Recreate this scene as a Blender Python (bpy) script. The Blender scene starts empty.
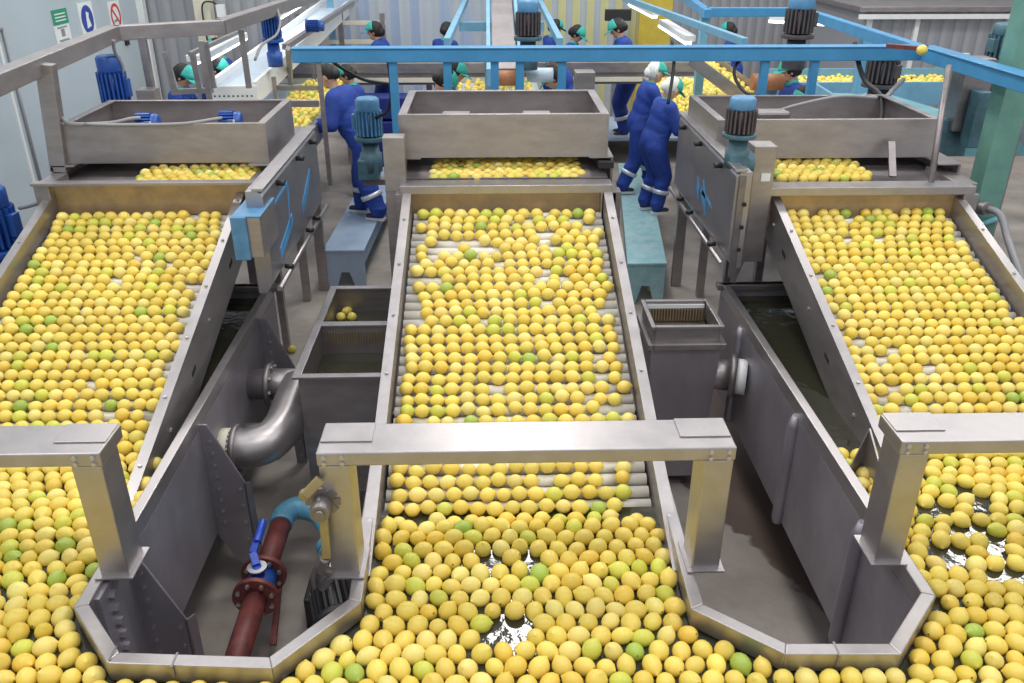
import bpy, bmesh, math, random
import numpy as np
from mathutils import Vector, Matrix, Euler
random.seed(7)
R = math.radians
SC = bpy.context.scene
COL = SC.collection

# ------------------------------------------------------------------ camera, world, lights, exposure
CAMP = Vector((-.12, 0, 3.5)); PITCH = R(26.4); YAW = R(1.48); FPX = 850.0
cd = bpy.data.cameras.new('camera'); cam = bpy.data.objects.new('camera', cd); COL.objects.link(cam)
cam.location = CAMP; cam.rotation_euler = (R(90) - PITCH, 0, -YAW)
cd.sensor_width = 36; cd.lens = 36 * FPX / 1024; cd.clip_end = 200
SC.camera = cam
W = bpy.data.worlds.new('world'); SC.world = W; W.use_nodes = True
wn = W.node_tree.nodes; bg = wn['Background']
bg.inputs[0].default_value = (.92, .95, 1.0, 1); bg.inputs[1].default_value = .72
SC.view_settings.view_transform = 'Standard'; SC.view_settings.look = 'None'
SC.view_settings.gamma = 1; SC.view_settings.use_curve_mapping = False
SC.view_settings.exposure = 0.0


def area(name, loc, sx, sy, power, col=(1, .97, .92), rot=(0, 0, 0)):
    l = bpy.data.lights.new(name, 'AREA'); l.shape = 'RECTANGLE'; l.size = sx; l.size_y = sy
    l.energy = power; l.color = col
    o = bpy.data.objects.new(name, l); o.location = loc; o.rotation_euler = rot; COL.objects.link(o); return o


# ceiling strip lamps of the hall, above the frame
for y, e in ((1.2, 75), (4.6, 75), (10.0, 95), (14.0, 80)):
    for x in (-4.6, .1, 4.8):
        area('ceiling_lamp', (x, y, 7.0), 1.5, .9, e)
area('ceiling_lamp', (.15, 8.3, 6.9), .4, 1.6, 60)
area('ceiling_lamp', (6.9, 9.4, 6.9), 1.0, 1.6, 90)


def U(x, y, X=None, Y=None, Z=None):
    """the place in the hall seen at a point of the photograph, on a given plane"""
    cp, sp, cy, sy = math.cos(PITCH), math.sin(PITCH), math.cos(YAW), math.sin(YAW)
    a = (x - 512) / FPX; b = (341.5 - y) / FPX
    r = Vector((sy * cp + a * cy + b * sy * sp, cy * cp - a * sy + b * cy * sp, -sp + b * cp))
    t = (Z - CAMP.z) / r.z if Z is not None else ((Y - CAMP.y) / r.y if Y is not None else (X - CAMP.x) / r.x)
    return CAMP + r * t


def PJ(P):
    cp, sp, cy, sy = math.cos(PITCH), math.sin(PITCH), math.cos(YAW), math.sin(YAW)
    d = Vector(P) - CAMP
    c = d.dot(Vector((sy * cp, cy * cp, -sp)))
    return 512 + FPX * d.dot(Vector((cy, -sy, 0))) / c, 341.5 - FPX * d.dot(Vector((sy * sp, cy * sp, cp))) / c, c


# ------------------------------------------------------------------ materials
def mat(name, col, rough=.5, metal=0., var=.0, vscale=6, bump=0., bscale=40, spec=.5, stretch=(1, 1, 1), col2=None, alpha=1, trans=0):
    m = bpy.data.materials.new(name); m.use_nodes = True
    nt = m.node_tree; b = nt.nodes['Principled BSDF']
    b.inputs['Base Color'].default_value = (*col, 1); b.inputs['Roughness'].default_value = rough
    b.inputs['Metallic'].default_value = metal; b.inputs['Specular IOR Level'].default_value = spec
    b.inputs['Alpha'].default_value = alpha; b.inputs['Transmission Weight'].default_value = trans
    if var or bump or col2:
        tc = nt.nodes.new('ShaderNodeTexCoord'); mp = nt.nodes.new('ShaderNodeMapping')
        mp.inputs['Scale'].default_value = stretch
        nt.links.new(tc.outputs['Object'], mp.inputs['Vector'])
    if var or col2:
        n = nt.nodes.new('ShaderNodeTexNoise'); n.inputs['Scale'].default_value = vscale; n.inputs['Detail'].default_value = 6
        n.inputs['Roughness'].default_value = .65
        nt.links.new(mp.outputs['Vector'], n.inputs['Vector'])
        cr = nt.nodes.new('ShaderNodeValToRGB')
        c2 = col2 if col2 else tuple(c * (1 - var) for c in col)
        c1 = col if col2 else tuple(min(1, c * (1 + var)) for c in col)
        cr.color_ramp.elements[0].position = .36; cr.color_ramp.elements[0].color = (*c2, 1)
        cr.color_ramp.elements[1].position = .64; cr.color_ramp.elements[1].color = (*c1, 1)
        nt.links.new(n.outputs['Fac'], cr.inputs['Fac']); nt.links.new(cr.outputs['Color'], b.inputs['Base Color'])
        if metal > .3:
            mr = nt.nodes.new('ShaderNodeMapRange'); mr.inputs['To Min'].default_value = rough - .08; mr.inputs['To Max'].default_value = rough + .12
            nt.links.new(n.outputs['Fac'], mr.inputs['Value']); nt.links.new(mr.outputs['Result'], b.inputs['Roughness'])
    if bump:
        n2 = nt.nodes.new('ShaderNodeTexNoise'); n2.inputs['Scale'].default_value = bscale; n2.inputs['Detail'].default_value = 3
        nt.links.new(mp.outputs['Vector'], n2.inputs['Vector'])
        bp = nt.nodes.new('ShaderNodeBump'); bp.inputs['Strength'].default_value = bump; bp.inputs['Distance'].default_value = .01
        nt.links.new(n2.outputs['Fac'], bp.inputs['Height']); nt.links.new(bp.outputs['Normal'], b.inputs['Normal'])
    return m


def emat(name, col, s):
    m = bpy.data.materials.new(name); m.use_nodes = True; nt = m.node_tree
    nt.nodes['Principled BSDF'].inputs['Emission Color'].default_value = (*col, 1)
    nt.nodes['Principled BSDF'].inputs['Emission Strength'].default_value = s
    nt.nodes['Principled BSDF'].inputs['Base Color'].default_value = (.9, .9, .9, 1)
    return m


M = dict(
    steel=mat('stainless_steel', (.385, .355, .355), .38, .80, .10, 5, stretch=(1, 1, 3)),
    steeld=mat('stained_steel', (.27, .245, .25), .42, .75, .16, 4, stretch=(1, 1, 2)),
    bright=mat('bright_steel', (.43, .405, .41), .36, .85, .07, 9),
    tank=mat('tank_steel', (.34, .32, .36), .45, .65, .14, 3, stretch=(1, 1, .6)),
    panel=mat('panel_steel', (.40, .39, .42), .33, .85, .10, 4),
    brown=mat('scaled_steel', (.50, .36, .20), .45, .6, .0, 7, .1, 40, col2=(.36, .27, .18)),
    boltm=mat('bolt_steel', (.55, .54, .55), .35, .9),
    linkm=mat('yellowish_link_steel', (.34, .28, .14), .4, .5, .1, 12),
    dark=mat('dark_opening', (.02, .02, .022), .8),
    blue=mat('blue_beam_paint', (.055, .27, .52), .42, 0, .08, 5, .03),
    pblue=mat('pale_blue_paint', (.17, .38, .54), .45, 0, .1, 5, .03),
    motorb=mat('motor_blue_paint', (.02, .085, .36), .35, 0, .12, 12),
    motorl=mat('motor_light_blue_paint', (.09, .25, .44), .42, 0, .15, 12),
    motord=mat('motor_grey_brown', (.10, .085, .09), .5, .2, .15, 12),
    motorg=mat('gearbox_green_grey', (.07, .15, .19), .5, .1, .2, 10),
    bench=mat('bench_paint', (.38, .48, .62), .5, 0, .0, 6, .05, 40, col2=(.31, .41, .55)),
    bench2=mat('teal_bench_paint', (.36, .54, .56), .5, 0, .0, 8, .06, 40, col2=(.22, .44, .50)),
    green=mat('green_post_paint', (.17, .36, .29), .5, 0, .0, 4, .05, 30, col2=(.12, .29, .25)),
    teal=mat('teal_paint', (.16, .42, .48), .45, 0, .1, 5),
    roller=mat('roller_plastic', (.78, .75, .68), .35, 0, .05, 15),
    white=mat('white_paint', (.80, .82, .82), .4, 0, .04, 3),
    cream=mat('cream_paint', (.72, .68, .55), .5, 0, .05, 5),
    belt=mat('blue_white_belt', (.52, .62, .72), .35, 0, .06, 5),
    redpipe=mat('rusty_red_pipe', (.22, .055, .045), .5, .1, .0, 14, .15, 30, col2=(.12, .035, .035)),
    bluepipe=mat('light_blue_pipe', (.09, .36, .56), .4, 0, .0, 18, .1, 40, col2=(.13, .28, .40)),
    lever=mat('deep_blue_lever', (.02, .07, .48), .3),
    rubber=mat('black_rubber', (.018, .018, .02), .5, 0, .1),
    hose=mat('grey_hose', (.28, .28, .30), .45),
    orange=mat('brown_roller_rubber', (.36, .15, .07), .5, 0, .15, 10),
    bin=mat('bin_inner', (.16, .14, .10), .45, .4, .2, 5),
    suit=mat('blue_overalls_cloth', (.013, .048, .29), .75, 0, .18, 9, .5, 22),
    skin=mat('skin', (.55, .30, .20), .5), hair=mat('black_hair', (.012, .010, .010), .6),
    capt=mat('teal_cap_cloth', (.04, .42, .36), .7, 0, .1, 20), capw=mat('white_cap_mesh', (.78, .80, .76), .7),
    shoe=mat('navy_shoe', (.03, .035, .07), .5), sole=mat('white_sole', (.75, .75, .75), .5),
    band=mat('reflective_band', (.62, .66, .70), .35, .3), apron=mat('teal_towel', (.05, .40, .55), .7),
    sgreen=mat('sign_green', (.02, .30, .16), .5), sblue=mat('sign_blue', (.02, .06, .36), .5), sred=mat('sign_red', (.6, .05, .04), .5),
    swhite=mat('sign_white', (.8, .83, .83), .5), sgrey=mat('sign_grey', (.25, .28, .3), .5), logo=mat('blue_logo_paint', (.06, .30, .62), .4, 0, .1, 8),
    crate=mat('dark_blue_crate', (.015, .03, .20), .5, 0, .1), yel=mat('yellow_curtain', (.55, .42, .06), .3, 0, .1),
    kerb=mat('cardboard_brown', (.34, .22, .15), .7), lamp=emat('lamp_tube', (1, 1, 1), 6.0),
)


def floor_mat():
    m = mat('concrete', (.43, .385, .35), .62, 0, 0, 2.2, .15, 30, col2=(.31, .27, .24))
    nt = m.node_tree; b = nt.nodes['Principled BSDF']
    # the wet patch in the right bay: darker, shinier concrete
    tc = nt.nodes.new('ShaderNodeTexCoord'); sx = nt.nodes.new('ShaderNodeSeparateXYZ'); tc = nt.nodes.new('ShaderNodeNewGeometry'); nt.links.new(tc.outputs['Position'], sx.inputs[0])
    n = nt.nodes.new('ShaderNodeTexNoise'); n.inputs['Scale'].default_value = 5; n.inputs['Detail'].default_value = 4
    nt.links.new(tc.outputs['Position'], n.inputs['Vector'])

    def mth(op, a, bb=None, c=None):
        k = nt.nodes.new('ShaderNodeMath'); k.operation = op
        for i, v in enumerate((a, bb, c)):
            if v is None: continue
            if isinstance(v, (int, float)): k.inputs[i].default_value = v
            else: nt.links.new(v, k.inputs[i])
        return k.outputs[0]
    # distance to a soft blob around (1.9, 4.6)
    d = mth('ADD', mth('SUBTRACT', 4.35, sx.outputs[1]), mth('MULTIPLY', mth('SUBTRACT', sx.outputs[0], 1.38), -2.2))
    d = mth('ADD', mth('MULTIPLY', d, 1.0), mth('MULTIPLY', mth('SUBTRACT', n.outputs['Fac'], .5), .7))
    d = mth('MAXIMUM', d, mth('SUBTRACT', .55, sx.outputs[0])); d = mth('MAXIMUM', d, mth('SUBTRACT', sx.outputs[1], 7.2))
    mr = nt.nodes.new('ShaderNodeMapRange'); mr.inputs['From Min'].default_value = -.03; mr.inputs['From Max'].default_value = .03
    nt.links.new(d, mr.inputs['Value'])
    old = b.inputs['Base Color'].links[0].from_socket
    mx = nt.nodes.new('ShaderNodeMix'); mx.data_type = 'RGBA'; mx.inputs[6].default_value = (.155, .115, .098, 1)
    nt.links.new(mr.outputs['Result'], mx.inputs[0]); nt.links.new(old, mx.inputs[7]); nt.links.new(mx.outputs[2], b.inputs['Base Color'])
    r2 = nt.nodes.new('ShaderNodeMapRange'); r2.inputs['To Min'].default_value = .30; r2.inputs['To Max'].default_value = .62
    nt.links.new(mr.outputs['Result'], r2.inputs['Value']); nt.links.new(r2.outputs['Result'], b.inputs['Roughness'])
    return m


def lemon_mat(name, attr):
    m = bpy.data.materials.new(name); m.use_nodes = True; nt = m.node_tree; b = nt.nodes['Principled BSDF']
    if attr:
        a = nt.nodes.new('ShaderNodeAttribute'); a.attribute_name = 'Col'; src = a.outputs['Color']
    else:
        a = nt.nodes.new('ShaderNodeObjectInfo'); src = a.outputs['Color']
    nt.links.new(src, b.inputs['Base Color'])
    b.inputs['Roughness'].default_value = .36; b.inputs['Subsurface Weight'].default_value = .12
    b.inputs['Subsurface Radius'].default_value = (.02, .012, .004); b.inputs['Subsurface Scale'].default_value = .5
    n = nt.nodes.new('ShaderNodeTexNoise'); n.inputs['Scale'].default_value = 260; tc = nt.nodes.new('ShaderNodeTexCoord')
    nt.links.new(tc.outputs['Object'], n.inputs['Vector'])
    bp = nt.nodes.new('ShaderNodeBump'); bp.inputs['Strength'].default_value = .12; bp.inputs['Distance'].default_value = .002
    nt.links.new(n.outputs['Fac'], bp.inputs['Height']); nt.links.new(bp.outputs['Normal'], b.inputs['Normal'])
    return m


M['lemon'] = lemon_mat('lemon_skin', False); M['lemons'] = lemon_mat('lemon_skin_mass', True)
M['calyx'] = mat('lemon_stem_end', (.20, .20, .05), .7)


def ribbed(name, col, scale, col2):
    m = mat(name, col, .45, .1); nt = m.node_tree; b = nt.nodes['Principled BSDF']
    tc = nt.nodes.new('ShaderNodeTexCoord'); w = nt.nodes.new('ShaderNodeTexWave'); w.inputs['Scale'].default_value = scale
    w.bands_direction = 'X'; w.wave_profile = 'SIN'
    nt.links.new(tc.outputs['Object'], w.inputs['Vector'])
    cr = nt.nodes.new('ShaderNodeValToRGB'); cr.color_ramp.elements[0].position = .02; cr.color_ramp.elements[1].position = .2
    cr.color_ramp.elements[0].color = (*col2, 1); cr.color_ramp.elements[1].color = (*col, 1)
    nt.links.new(w.outputs['Fac'], cr.inputs['Fac']); nt.links.new(cr.outputs['Color'], b.inputs['Base Color'])
    bp = nt.nodes.new('ShaderNodeBump'); bp.inputs['Strength'].default_value = .6; bp.inputs['Distance'].default_value = .03
    nt.links.new(w.outputs['Fac'], bp.inputs['Height']); nt.links.new(bp.outputs['Normal'], b.inputs['Normal'])
    return m


M['corr'] = ribbed('corrugated_grey', (.35, .36, .39), 1.6, (.27, .28, .31))
M['wallw'] = mat('white_wall_panel', (.47, .55, .60), .38, 0, .04, .8)
mc = mat('clear_curtain', (.70, .80, .90), .18, 0, .0, spec=.6, alpha=.45); M['clear'] = mc
M['clearb'] = mat('bluish_clear_curtain', (.42, .56, .80), .2, 0, .0, spec=.6, alpha=.6)
M['cleary'] = mat('yellowish_curtain', (.70, .68, .30), .3, 0, .0, alpha=.72)
mw = mat('tank_water', (.035, .035, .022), .06, 0, .0, 1, .25, 14); M['water'] = mw

# ------------------------------------------------------------------ mesh helpers
OFF = {}


class MB:
    def __init__(s): s.v = []; s.f = []; s.sm = []; s.mi = []; s.cur = 0

    def add(s, vs, fs, smooth=False):
        n = len(s.v); s.v += [Vector(p) for p in vs]
        for f in fs: s.f.append([i + n for i in f]); s.sm.append(smooth); s.mi.append(s.cur)
        return s

    def box(s, a, b):
        x0, y0, z0 = a; x1, y1, z1 = b
        x0, x1 = min(x0, x1), max(x0, x1); y0, y1 = min(y0, y1), max(y0, y1); z0, z1 = min(z0, z1), max(z0, z1)
        vs = [(x0, y0, z0), (x1, y0, z0), (x1, y1, z0), (x0, y1, z0), (x0, y0, z1), (x1, y0, z1), (x1, y1, z1), (x0, y1, z1)]
        return s.add(vs, [(0, 3, 2, 1), (4, 5, 6, 7), (0, 1, 5, 4), (1, 2, 6, 5), (2, 3, 7, 6), (3, 0, 4, 7)])

    def bar(s, p, q, w, h, up=(0, 0, 1)):
        """box beam from p to q; w across, h along up"""
        p, q = Vector(p), Vector(q); d = (q - p).normalized(); up = Vector(up)
        if abs(d.dot(up)) > .99: up = Vector((0, 1, 0))
        x = d.cross(up).normalized() * (w / 2); y = x.cross(d).normalized() * (h / 2)
        vs = [p - x - y, p + x - y, p + x + y, p - x + y, q - x - y, q + x - y, q + x + y, q - x + y]
        return s.add(vs, [(0, 1, 2, 3), (7, 6, 5, 4), (0, 4, 5, 1), (1, 5, 6, 2), (2, 6, 7, 3), (3, 7, 4, 0)])

    def prism(s, poly, vec):
        """closed polygon (3-D points) pushed along vec"""
        n = len(poly); a = [Vector(p) for p in poly]; v = Vector(vec); b = [p + v for p in a]
        return s.add(a + b, [list(range(n))[::-1], list(range(n, 2 * n))] + [(i, (i + 1) % n, (i + 1) % n + n, i + n) for i in range(n)])

    def tube(s, pts, r, n=12, caps=True, closed=False):
        pts = [Vector(p) for p in pts]; rs = r if isinstance(r, (list, tuple)) else [r] * len(pts)
        base = len(s.v); d0 = (pts[1] - pts[0]).normalized()
        u = d0.cross(Vector((0, 0, 1)))
        if u.length < .05: u = d0.cross(Vector((0, 1, 0)))
        u.normalize(); vs = []
        for i, p in enumerate(pts):
            d = (pts[min(i + 1, len(pts) - 1)] - pts[max(i - 1, 0)])
            if d.length < 1e-9: d = d0
            d.normalize(); u = (u - d * u.dot(d)).normalized(); w = d.cross(u)
            for k in range(n):
                a = 2 * math.pi * k / n; vs.append(p + (u * math.cos(a) + w * math.sin(a)) * rs[i])
        fs = []
        for i in range(len(pts) - 1):
            for k in range(n): fs.append((i * n + k, i * n + (k + 1) % n, (i + 1) * n + (k + 1) % n, (i + 1) * n + k))
        s.add(vs, fs, True)
        if caps:
            m = len(s.v); a = list(range(base, base + n))[::-1]; b = list(range(m - n, m))
            s.f.append(a); s.sm.append(False); s.f.append(b); s.sm.append(False); s.mi += [s.cur] * 2
        return s

    def cyl(s, p, q, r, n=14): return s.tube([p, q], r, n)

    def open_box(s, x0, y0, x1, y1, z0, z1, t, bottom=True, rim=0.):
        s.box((x0, y0, z0), (x0 + t, y1, z1)); s.box((x1 - t, y0, z0), (x1, y1, z1))
        s.box((x0 + t, y0, z0), (x1 - t, y0 + t, z1)); s.box((x0 + t, y1 - t, z0), (x1 - t, y1, z1))
        if bottom: s.box((x0 + t, y0 + t, z0), (x1 - t, y1 - t, z0 + t))
        return s

    def sph(s, c, r, n=14, m=9, sc=(1, 1, 1), rot=None):
        c = Vector(c); vs = []; fs = []
        for i in range(m + 1):
            th = math.pi * i / m
            for k in range(n):
                a = 2 * math.pi * k / n
                p = Vector((math.sin(th) * math.cos(a) * sc[0], math.sin(th) * math.sin(a) * sc[1], math.cos(th) * sc[2])) * r
                if rot is not None: p = rot @ p
                vs.append(c + p)
        for i in range(m):
            for k in range(n): fs.append((i * n + k, (i + 1) * n + k, (i + 1) * n + (k + 1) % n, i * n + (k + 1) % n))
        return s.add(vs, fs, True)

    def build(s, name, mats, parent=None, bevel=0., loc=None, smooth=None):
        if name in ('deck_edge', 'post_joint', 'slot', 'rim_split', 'edge_bar') and len(s.v) % 8 == 0 and len(s.v) > 8:
            for g in range(0, len(s.v), 8):
                q = MB(); q.add(s.v[g:g + 8], [[i - g for i in f] for f in s.f if g <= f[0] < g + 8]); o = q.build(name.replace('_split', ''), mats, parent, bevel)
            return o
        if name in ('bolt_row',):
            for g in range(0, len(s.v), 12):
                q = MB(); fs = [[i - g for i in f] for f in s.f if g <= f[0] < g + 12]; q.add(s.v[g:g + 12], fs, False); o = q.build('bolt', mats, parent)
            return o
        if not isinstance(mats, (list, tuple)): mats = [mats]
        if parent is not None:
            off = OFF[parent.name]
        elif loc is not None: off = Vector(loc)
        else:
            mn = Vector([min(v[i] for v in s.v) for i in range(3)]); mx = Vector([max(v[i] for v in s.v) for i in range(3)])
            off = Vector(((mn.x + mx.x) / 2, (mn.y + mx.y) / 2, mn.z))
        me = bpy.data.meshes.new(name); me.from_pydata([v - off for v in s.v], [], s.f)
        for m in mats: me.materials.append(M[m] if isinstance(m, str) else m)
        for p, sm, mi in zip(me.polygons, s.sm, s.mi): p.use_smooth = sm; p.material_index = mi
        bm = bmesh.new(); bm.from_mesh(me); bmesh.ops.recalc_face_normals(bm, faces=bm.faces); bm.to_mesh(me); bm.free()
        me.update()
        o = bpy.data.objects.new(name, me); COL.objects.link(o)
        if parent is not None: o.parent = parent; OFF[o.name] = off
        else: o.location = off; OFF[o.name] = off
        if bevel:
            bv = o.modifiers.new('bevel', 'BEVEL'); bv.width = bevel; bv.segments = 2; bv.limit_method = 'ANGLE'; bv.angle_limit = R(40)
        return o


def tag(o, label, cat, group=None, kind=None):
    o['label'] = label
    o['category'] = cat
    if group: o['group'] = group
    if kind: o['kind'] = kind
    return o


def thing(name, label, cat, loc=(0, 0, 0), group=None):
    o = bpy.data.objects.new(name, None); COL.objects.link(o); o.location = loc; OFF[o.name] = Vector(loc)
    o.empty_display_size = .1
    return tag(o, label, cat, group)


def struct(mb, name, m, label, cat='room'):
    o = mb.build(name, m); o['kind'] = 'structure'; o['label'] = label; o['category'] = cat; return o


def bolts(mb, pts, axis, r=.011, h=.01):
    a = Vector(axis)
    for p in pts: mb.tube([Vector(p), Vector(p) + a * h], r, 6)


def curve_pts(pts, n=8):
    """Catmull-Rom through the points"""
    P = [Vector(p) for p in pts]; P = [P[0] * 2 - P[1]] + P + [P[-1] * 2 - P[-2]]; out = []
    for i in range(1, len(P) - 2):
        for k in range(n):
            t = k / n
            out.append(.5 * ((2 * P[i]) + (P[i + 1] - P[i - 1]) * t + (2 * P[i - 1] - 5 * P[i] + 4 * P[i + 1] - P[i + 2]) * t * t + (3 * P[i] - P[i - 1] - 3 * P[i + 1] + P[i + 2]) * t ** 3))
    out.append(P[-2]); return out


# ------------------------------------------------------------------ the hall
struct(MB().box((-9, -1, -.1), (12, 20, 0)), 'floor', floor_mat(), 'worn brown grey concrete floor of the packing hall', 'floor')
w = MB().box((-5.12, 1, 0), (-5, 12.9, 5))
struct(w, 'wall_left', 'wallw', 'white insulated panel wall carrying the safety signs', 'wall')
struct(MB().box((-4.995, 12.72, 0), (-4.90, 12.84, 5)), 'trim_1', 'white', 'white corner trim between white wall and grey corrugated wall', 'trim')
for y, n in ((6.6, 2), (9.0, 3)):
    struct(MB().box((-5.0, y, 0), (-4.985, y + .035, 4.9)), 'trim_%d' % n, 'white', 'narrow joint strip on the white panel wall', 'trim')
struct(MB().box((-6, 12.9, 0), (-3.15, 13.0, 5)), 'wall_back_left', 'corr', 'grey corrugated wall behind the left sorting table', 'wall')
struct(MB().box((-9, 18.6, 0), (12, 18.7, 5)), 'wall_back', 'corr', 'grey corrugated wall at the far end of the hall', 'wall')
struct(MB().box((-4.2, 12.70, 0), (-3.98, 12.89, 4)), 'trim_4', 'cream', 'cream pillar in front of the grey corrugated wall', 'pillar')
struct(MB().box((11.9, 1, 0), (12, 18.6, 5)), 'wall_right', 'corr', 'far right wall of the hall', 'wall')

# ------------------------------------------------------------------ tank and kerbs
ZR = 1.2; ZW = 1.108
LBAY = [(-1.66, 5.55), (-1.645, 2.46), (-1.44, 2.22), (-.91, 2.185), (-.675, 2.46), (-.72, 3.9)]
RBAY = [(.70, 3.9), (.66, 2.40), (.91, 2.20), (1.275, 2.19), (1.505, 2.44), (1.505, 5.50)]


def offset_poly(P, d):
    out = []
    for i, p in enumerate(P):
        p = Vector(p)
        n = Vector((0, 0))
        for j in (i - 1, i):
            if 0 <= j < len(P) - 1:
                e = (Vector(P[j + 1]) - Vector(P[j])).normalized(); m = Vector((e.y, -e.x))
                n += m
        n.normalize(); k = 1.
        if 0 < i < len(P) - 1:
            e = (Vector(P[i + 1]) - p).normalized(); k = 1 / max(.5, abs(n.dot(Vector((e.y, -e.x)))))
        out.append(p + n * d * k)
    return out


def wall_strip(P, z0, z1, t):
    """a folded sheet wall along P (bay outline); t thickens it towards the water"""
    m = MB(); Q = offset_poly(P, t)
    for i in range(len(P) - 1):
        a, b, c, d = Vector(P[i]), Vector(P[i + 1]), Q[i + 1], Q[i]
        m.prism([(a.x, a.y, z0), (b.x, b.y, z0), (c.x, c.y, z0), (d.x, d.y, z0)], (0, 0, z1 - z0))
    return m


def lobe_tank():
    t = thing('washing_tank', 'wide grey steel washing tank around both floor bays, full of lemons', 'tank', (0, 3, 0))
    for P, s in ((LBAY, 1), (RBAY, 1)):
        # water lies outside the bay
        wall = wall_strip(P, .46, ZR - .086, .012); wall.build('bay_wall', 'tank', t)
        cap = wall_strip(P, ZR - .085, ZR, .05); o = cap.build('rim', 'bright', t, .004)
    # rear walls of the side lobes, floor of the tank, dividing walls behind the centre lobe
    m = MB(); m.box((-4.6, 5.55, .46), (-1.66, 5.58, 1.2)); m.box((1.505, 5.50, .46), (4.4, 5.53, 1.2)); m.box((-.72, 3.88, .46), (.70, 3.91, 1.15))
    for g in range(3):
        q = MB(); q.add(m.v[g * 8:g * 8 + 8], [[i - g * 8 for i in f] for f in m.f[g * 6:g * 6 + 6]]); q.build('rear_wall', 'tank', t)
    m = MB(); m.box((-4.6, 5.53, 1.16), (-1.62, 5.60, 1.2)); m.box((1.47, 5.48, 1.16), (4.4, 5.55, 1.2)); m.build('rim_split', 'steel', t, .003)
    m = MB()
    m.box((-4.6, 1.2, .44), (-1.66, 5.58, .46)); m.box((1.505, 1.2, .44), (4.4, 5.5, .46)); m.box((-.69, 1.2, .44), (.67, 3.9, .46))
    m.box((-1.66, 1.2, .44), (1.505, 2.17, .46))
    m.build('bottom', 'tank', t)
    # ribs of the side walls: folded channels with rows of bolts
    for (x, sgn, ys, zb) in ((-1.66, 1, (2.80, 3.80, 5.12), 0.0), (1.505, -1, (2.95, 3.85, 4.95), .36)):
        for y in ys:
            if sgn > 0:
                xo = x + .20; m = MB()
                m.prism([(x, y, 1.15), (x + .05, y, 1.15), (xo, y, .78), (xo, y, .03), (xo - .03, y, 0), (xo - .07, y, 0), (xo - .08, y, .22), (xo - .12, y, .26), (x, y, .44)], (0, .012, 0))
                m.prism([(xo, y, .78), (xo, y, .0), (xo, y + .10, .0), (xo, y + .10, .72)], (-.010, 0, 0))
                bm_ = MB()
                bolts(bm_, [(x + .055, y, z) for z in np.arange(.52, 1.1, .075)], (0, -1, 0), .010, .008)
                bolts(bm_, [(xo - .03, y, z) for z in np.arange(.08, .8, .11)], (0, -1, 0), .010, .008)
                r = m.build('rib', 'tank', t, .003); bm_.build('bolt_row', 'boltm', r)
            else:
                m = MB(); m.tube([(x - .012, y, .42), (x - .012, y, .45), (x - .012, y, 1.06), (x - .006, y, 1.13)], [.026, .034, .034, .02], 16)
                m.build('rib', 'tank', t)
    # angle irons at the front of the left bay with big bolts
    b = MB(); p0, p1 = U(120, 580, X=-1.62), U(138, 641, X=-1.62)
    m = MB(); m.box((-1.655, 2.50, p1.z - .1), (-1.625, 2.66, p0.z + .05)); m.build('corner_angle', 'tank', t, .002)
    bolts(b, [(-1.625, 2.58, p0.z + (p1.z - p0.z) * k / 5) for k in range(6)], (1, 0, 0), .02, .022); b.build('bolt_row', 'tank', t)
    # seam plates of the rims
    m = MB()
    for p in ((-1.235, 2.21), (1.08, 2.20), (-1.46, 2.245)):
        m.box((p[0] - .004, p[1] - .062, ZR - .052), (p[0] + .004, p[1] + .002, ZR + .0015))
    m.build('weld_seam', 'steeld', t)
    return t


tank = lobe_tank()
w = MB()
for a, b in (((-4.6, 1.2), (-1.60, 5.53)), ((1.45, 1.2), (4.4, 5.48)), ((-.74, 1.2), (.72, 3.88)), ((-1.65, 1.2), (1.5, 2.20))):
    w.add([(a[0], a[1], ZW - (.0 if a[0] > -4 else .0)), (b[0], a[1], ZW), (b[0], b[1], ZW), (a[0], b[1], ZW)], [(0, 1, 2, 3)])
# one sheet per region would z-fight where they overlap, so cut the water as one outline instead
w = MB()
xs = [(-4.6, 1.2), (4.4, 1.2), (4.4, 5.50), (1.53, 5.50), (1.53, 2.44), (1.29, 2.16), (.90, 2.17), (.64, 2.40), (.68, 3.88), (-.70, 3.88), (-.655, 2.46), (-.90, 2.155), (-1.45, 2.19), (-1.67, 2.45), (-1.68, 5.55), (-4.6, 5.55)]
w.prism([(x, y, ZW - .01) for x, y in xs], (0, 0, .01))
o = w.build('tank_water', 'water'); tag(o, 'dark water filling the washing tank between and under the lemons', 'water', kind='stuff')

# ------------------------------------------------------------------ gantries over the tank
def gantry(x0, x1, label, yb=2.58, legs=(1, 1), plates=True):
    t = thing('gantry_frame', label, 'frame', ((x0 + x1) / 2, yb + .1, 1.2), 'steel gantry frames over the tank')
    zt = 1.778; zb = 1.72; yk = yb + .20
    o = MB().box((x0, yb, zb), (x1, yk, zt)).build('cross_beam', 'bright', t, .006)
    for s, x in ((-1, x0), (1, x1)):
        if s < 0: a, b = x + .005, x + .115
        else: a, b = x - .115, x - .005
        m = MB().box((a, yb + .002, 1.205), (b, yk - .05, zb)); lg = m.build('leg', 'bright', t, .005)
        m = MB().box((a - .018, yb - .015, 1.202), (b + .018, yk - .03, 1.209)); m.build('foot_plate', 'bright', lg)
        bb = MB(); xa = a if s < 0 else b
        bolts(bb, [(a + .022, yb, zb + .04), (a + .022, yb, zb + .014), (b - .022, yb, zb + .04), (b - .022, yb, zb + .014)], (0, -1, 0), .009, .008)
        bb.build('bolt_row', 'boltm', t)
        if plates:
            m = MB().box((min(xa, xa - s * .19), yb + .07, zt), (max(xa, xa - s * .19), yk - .003, zt + .006)); m.build('cover_plate', 'bright', t, .002)
    return t


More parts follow.
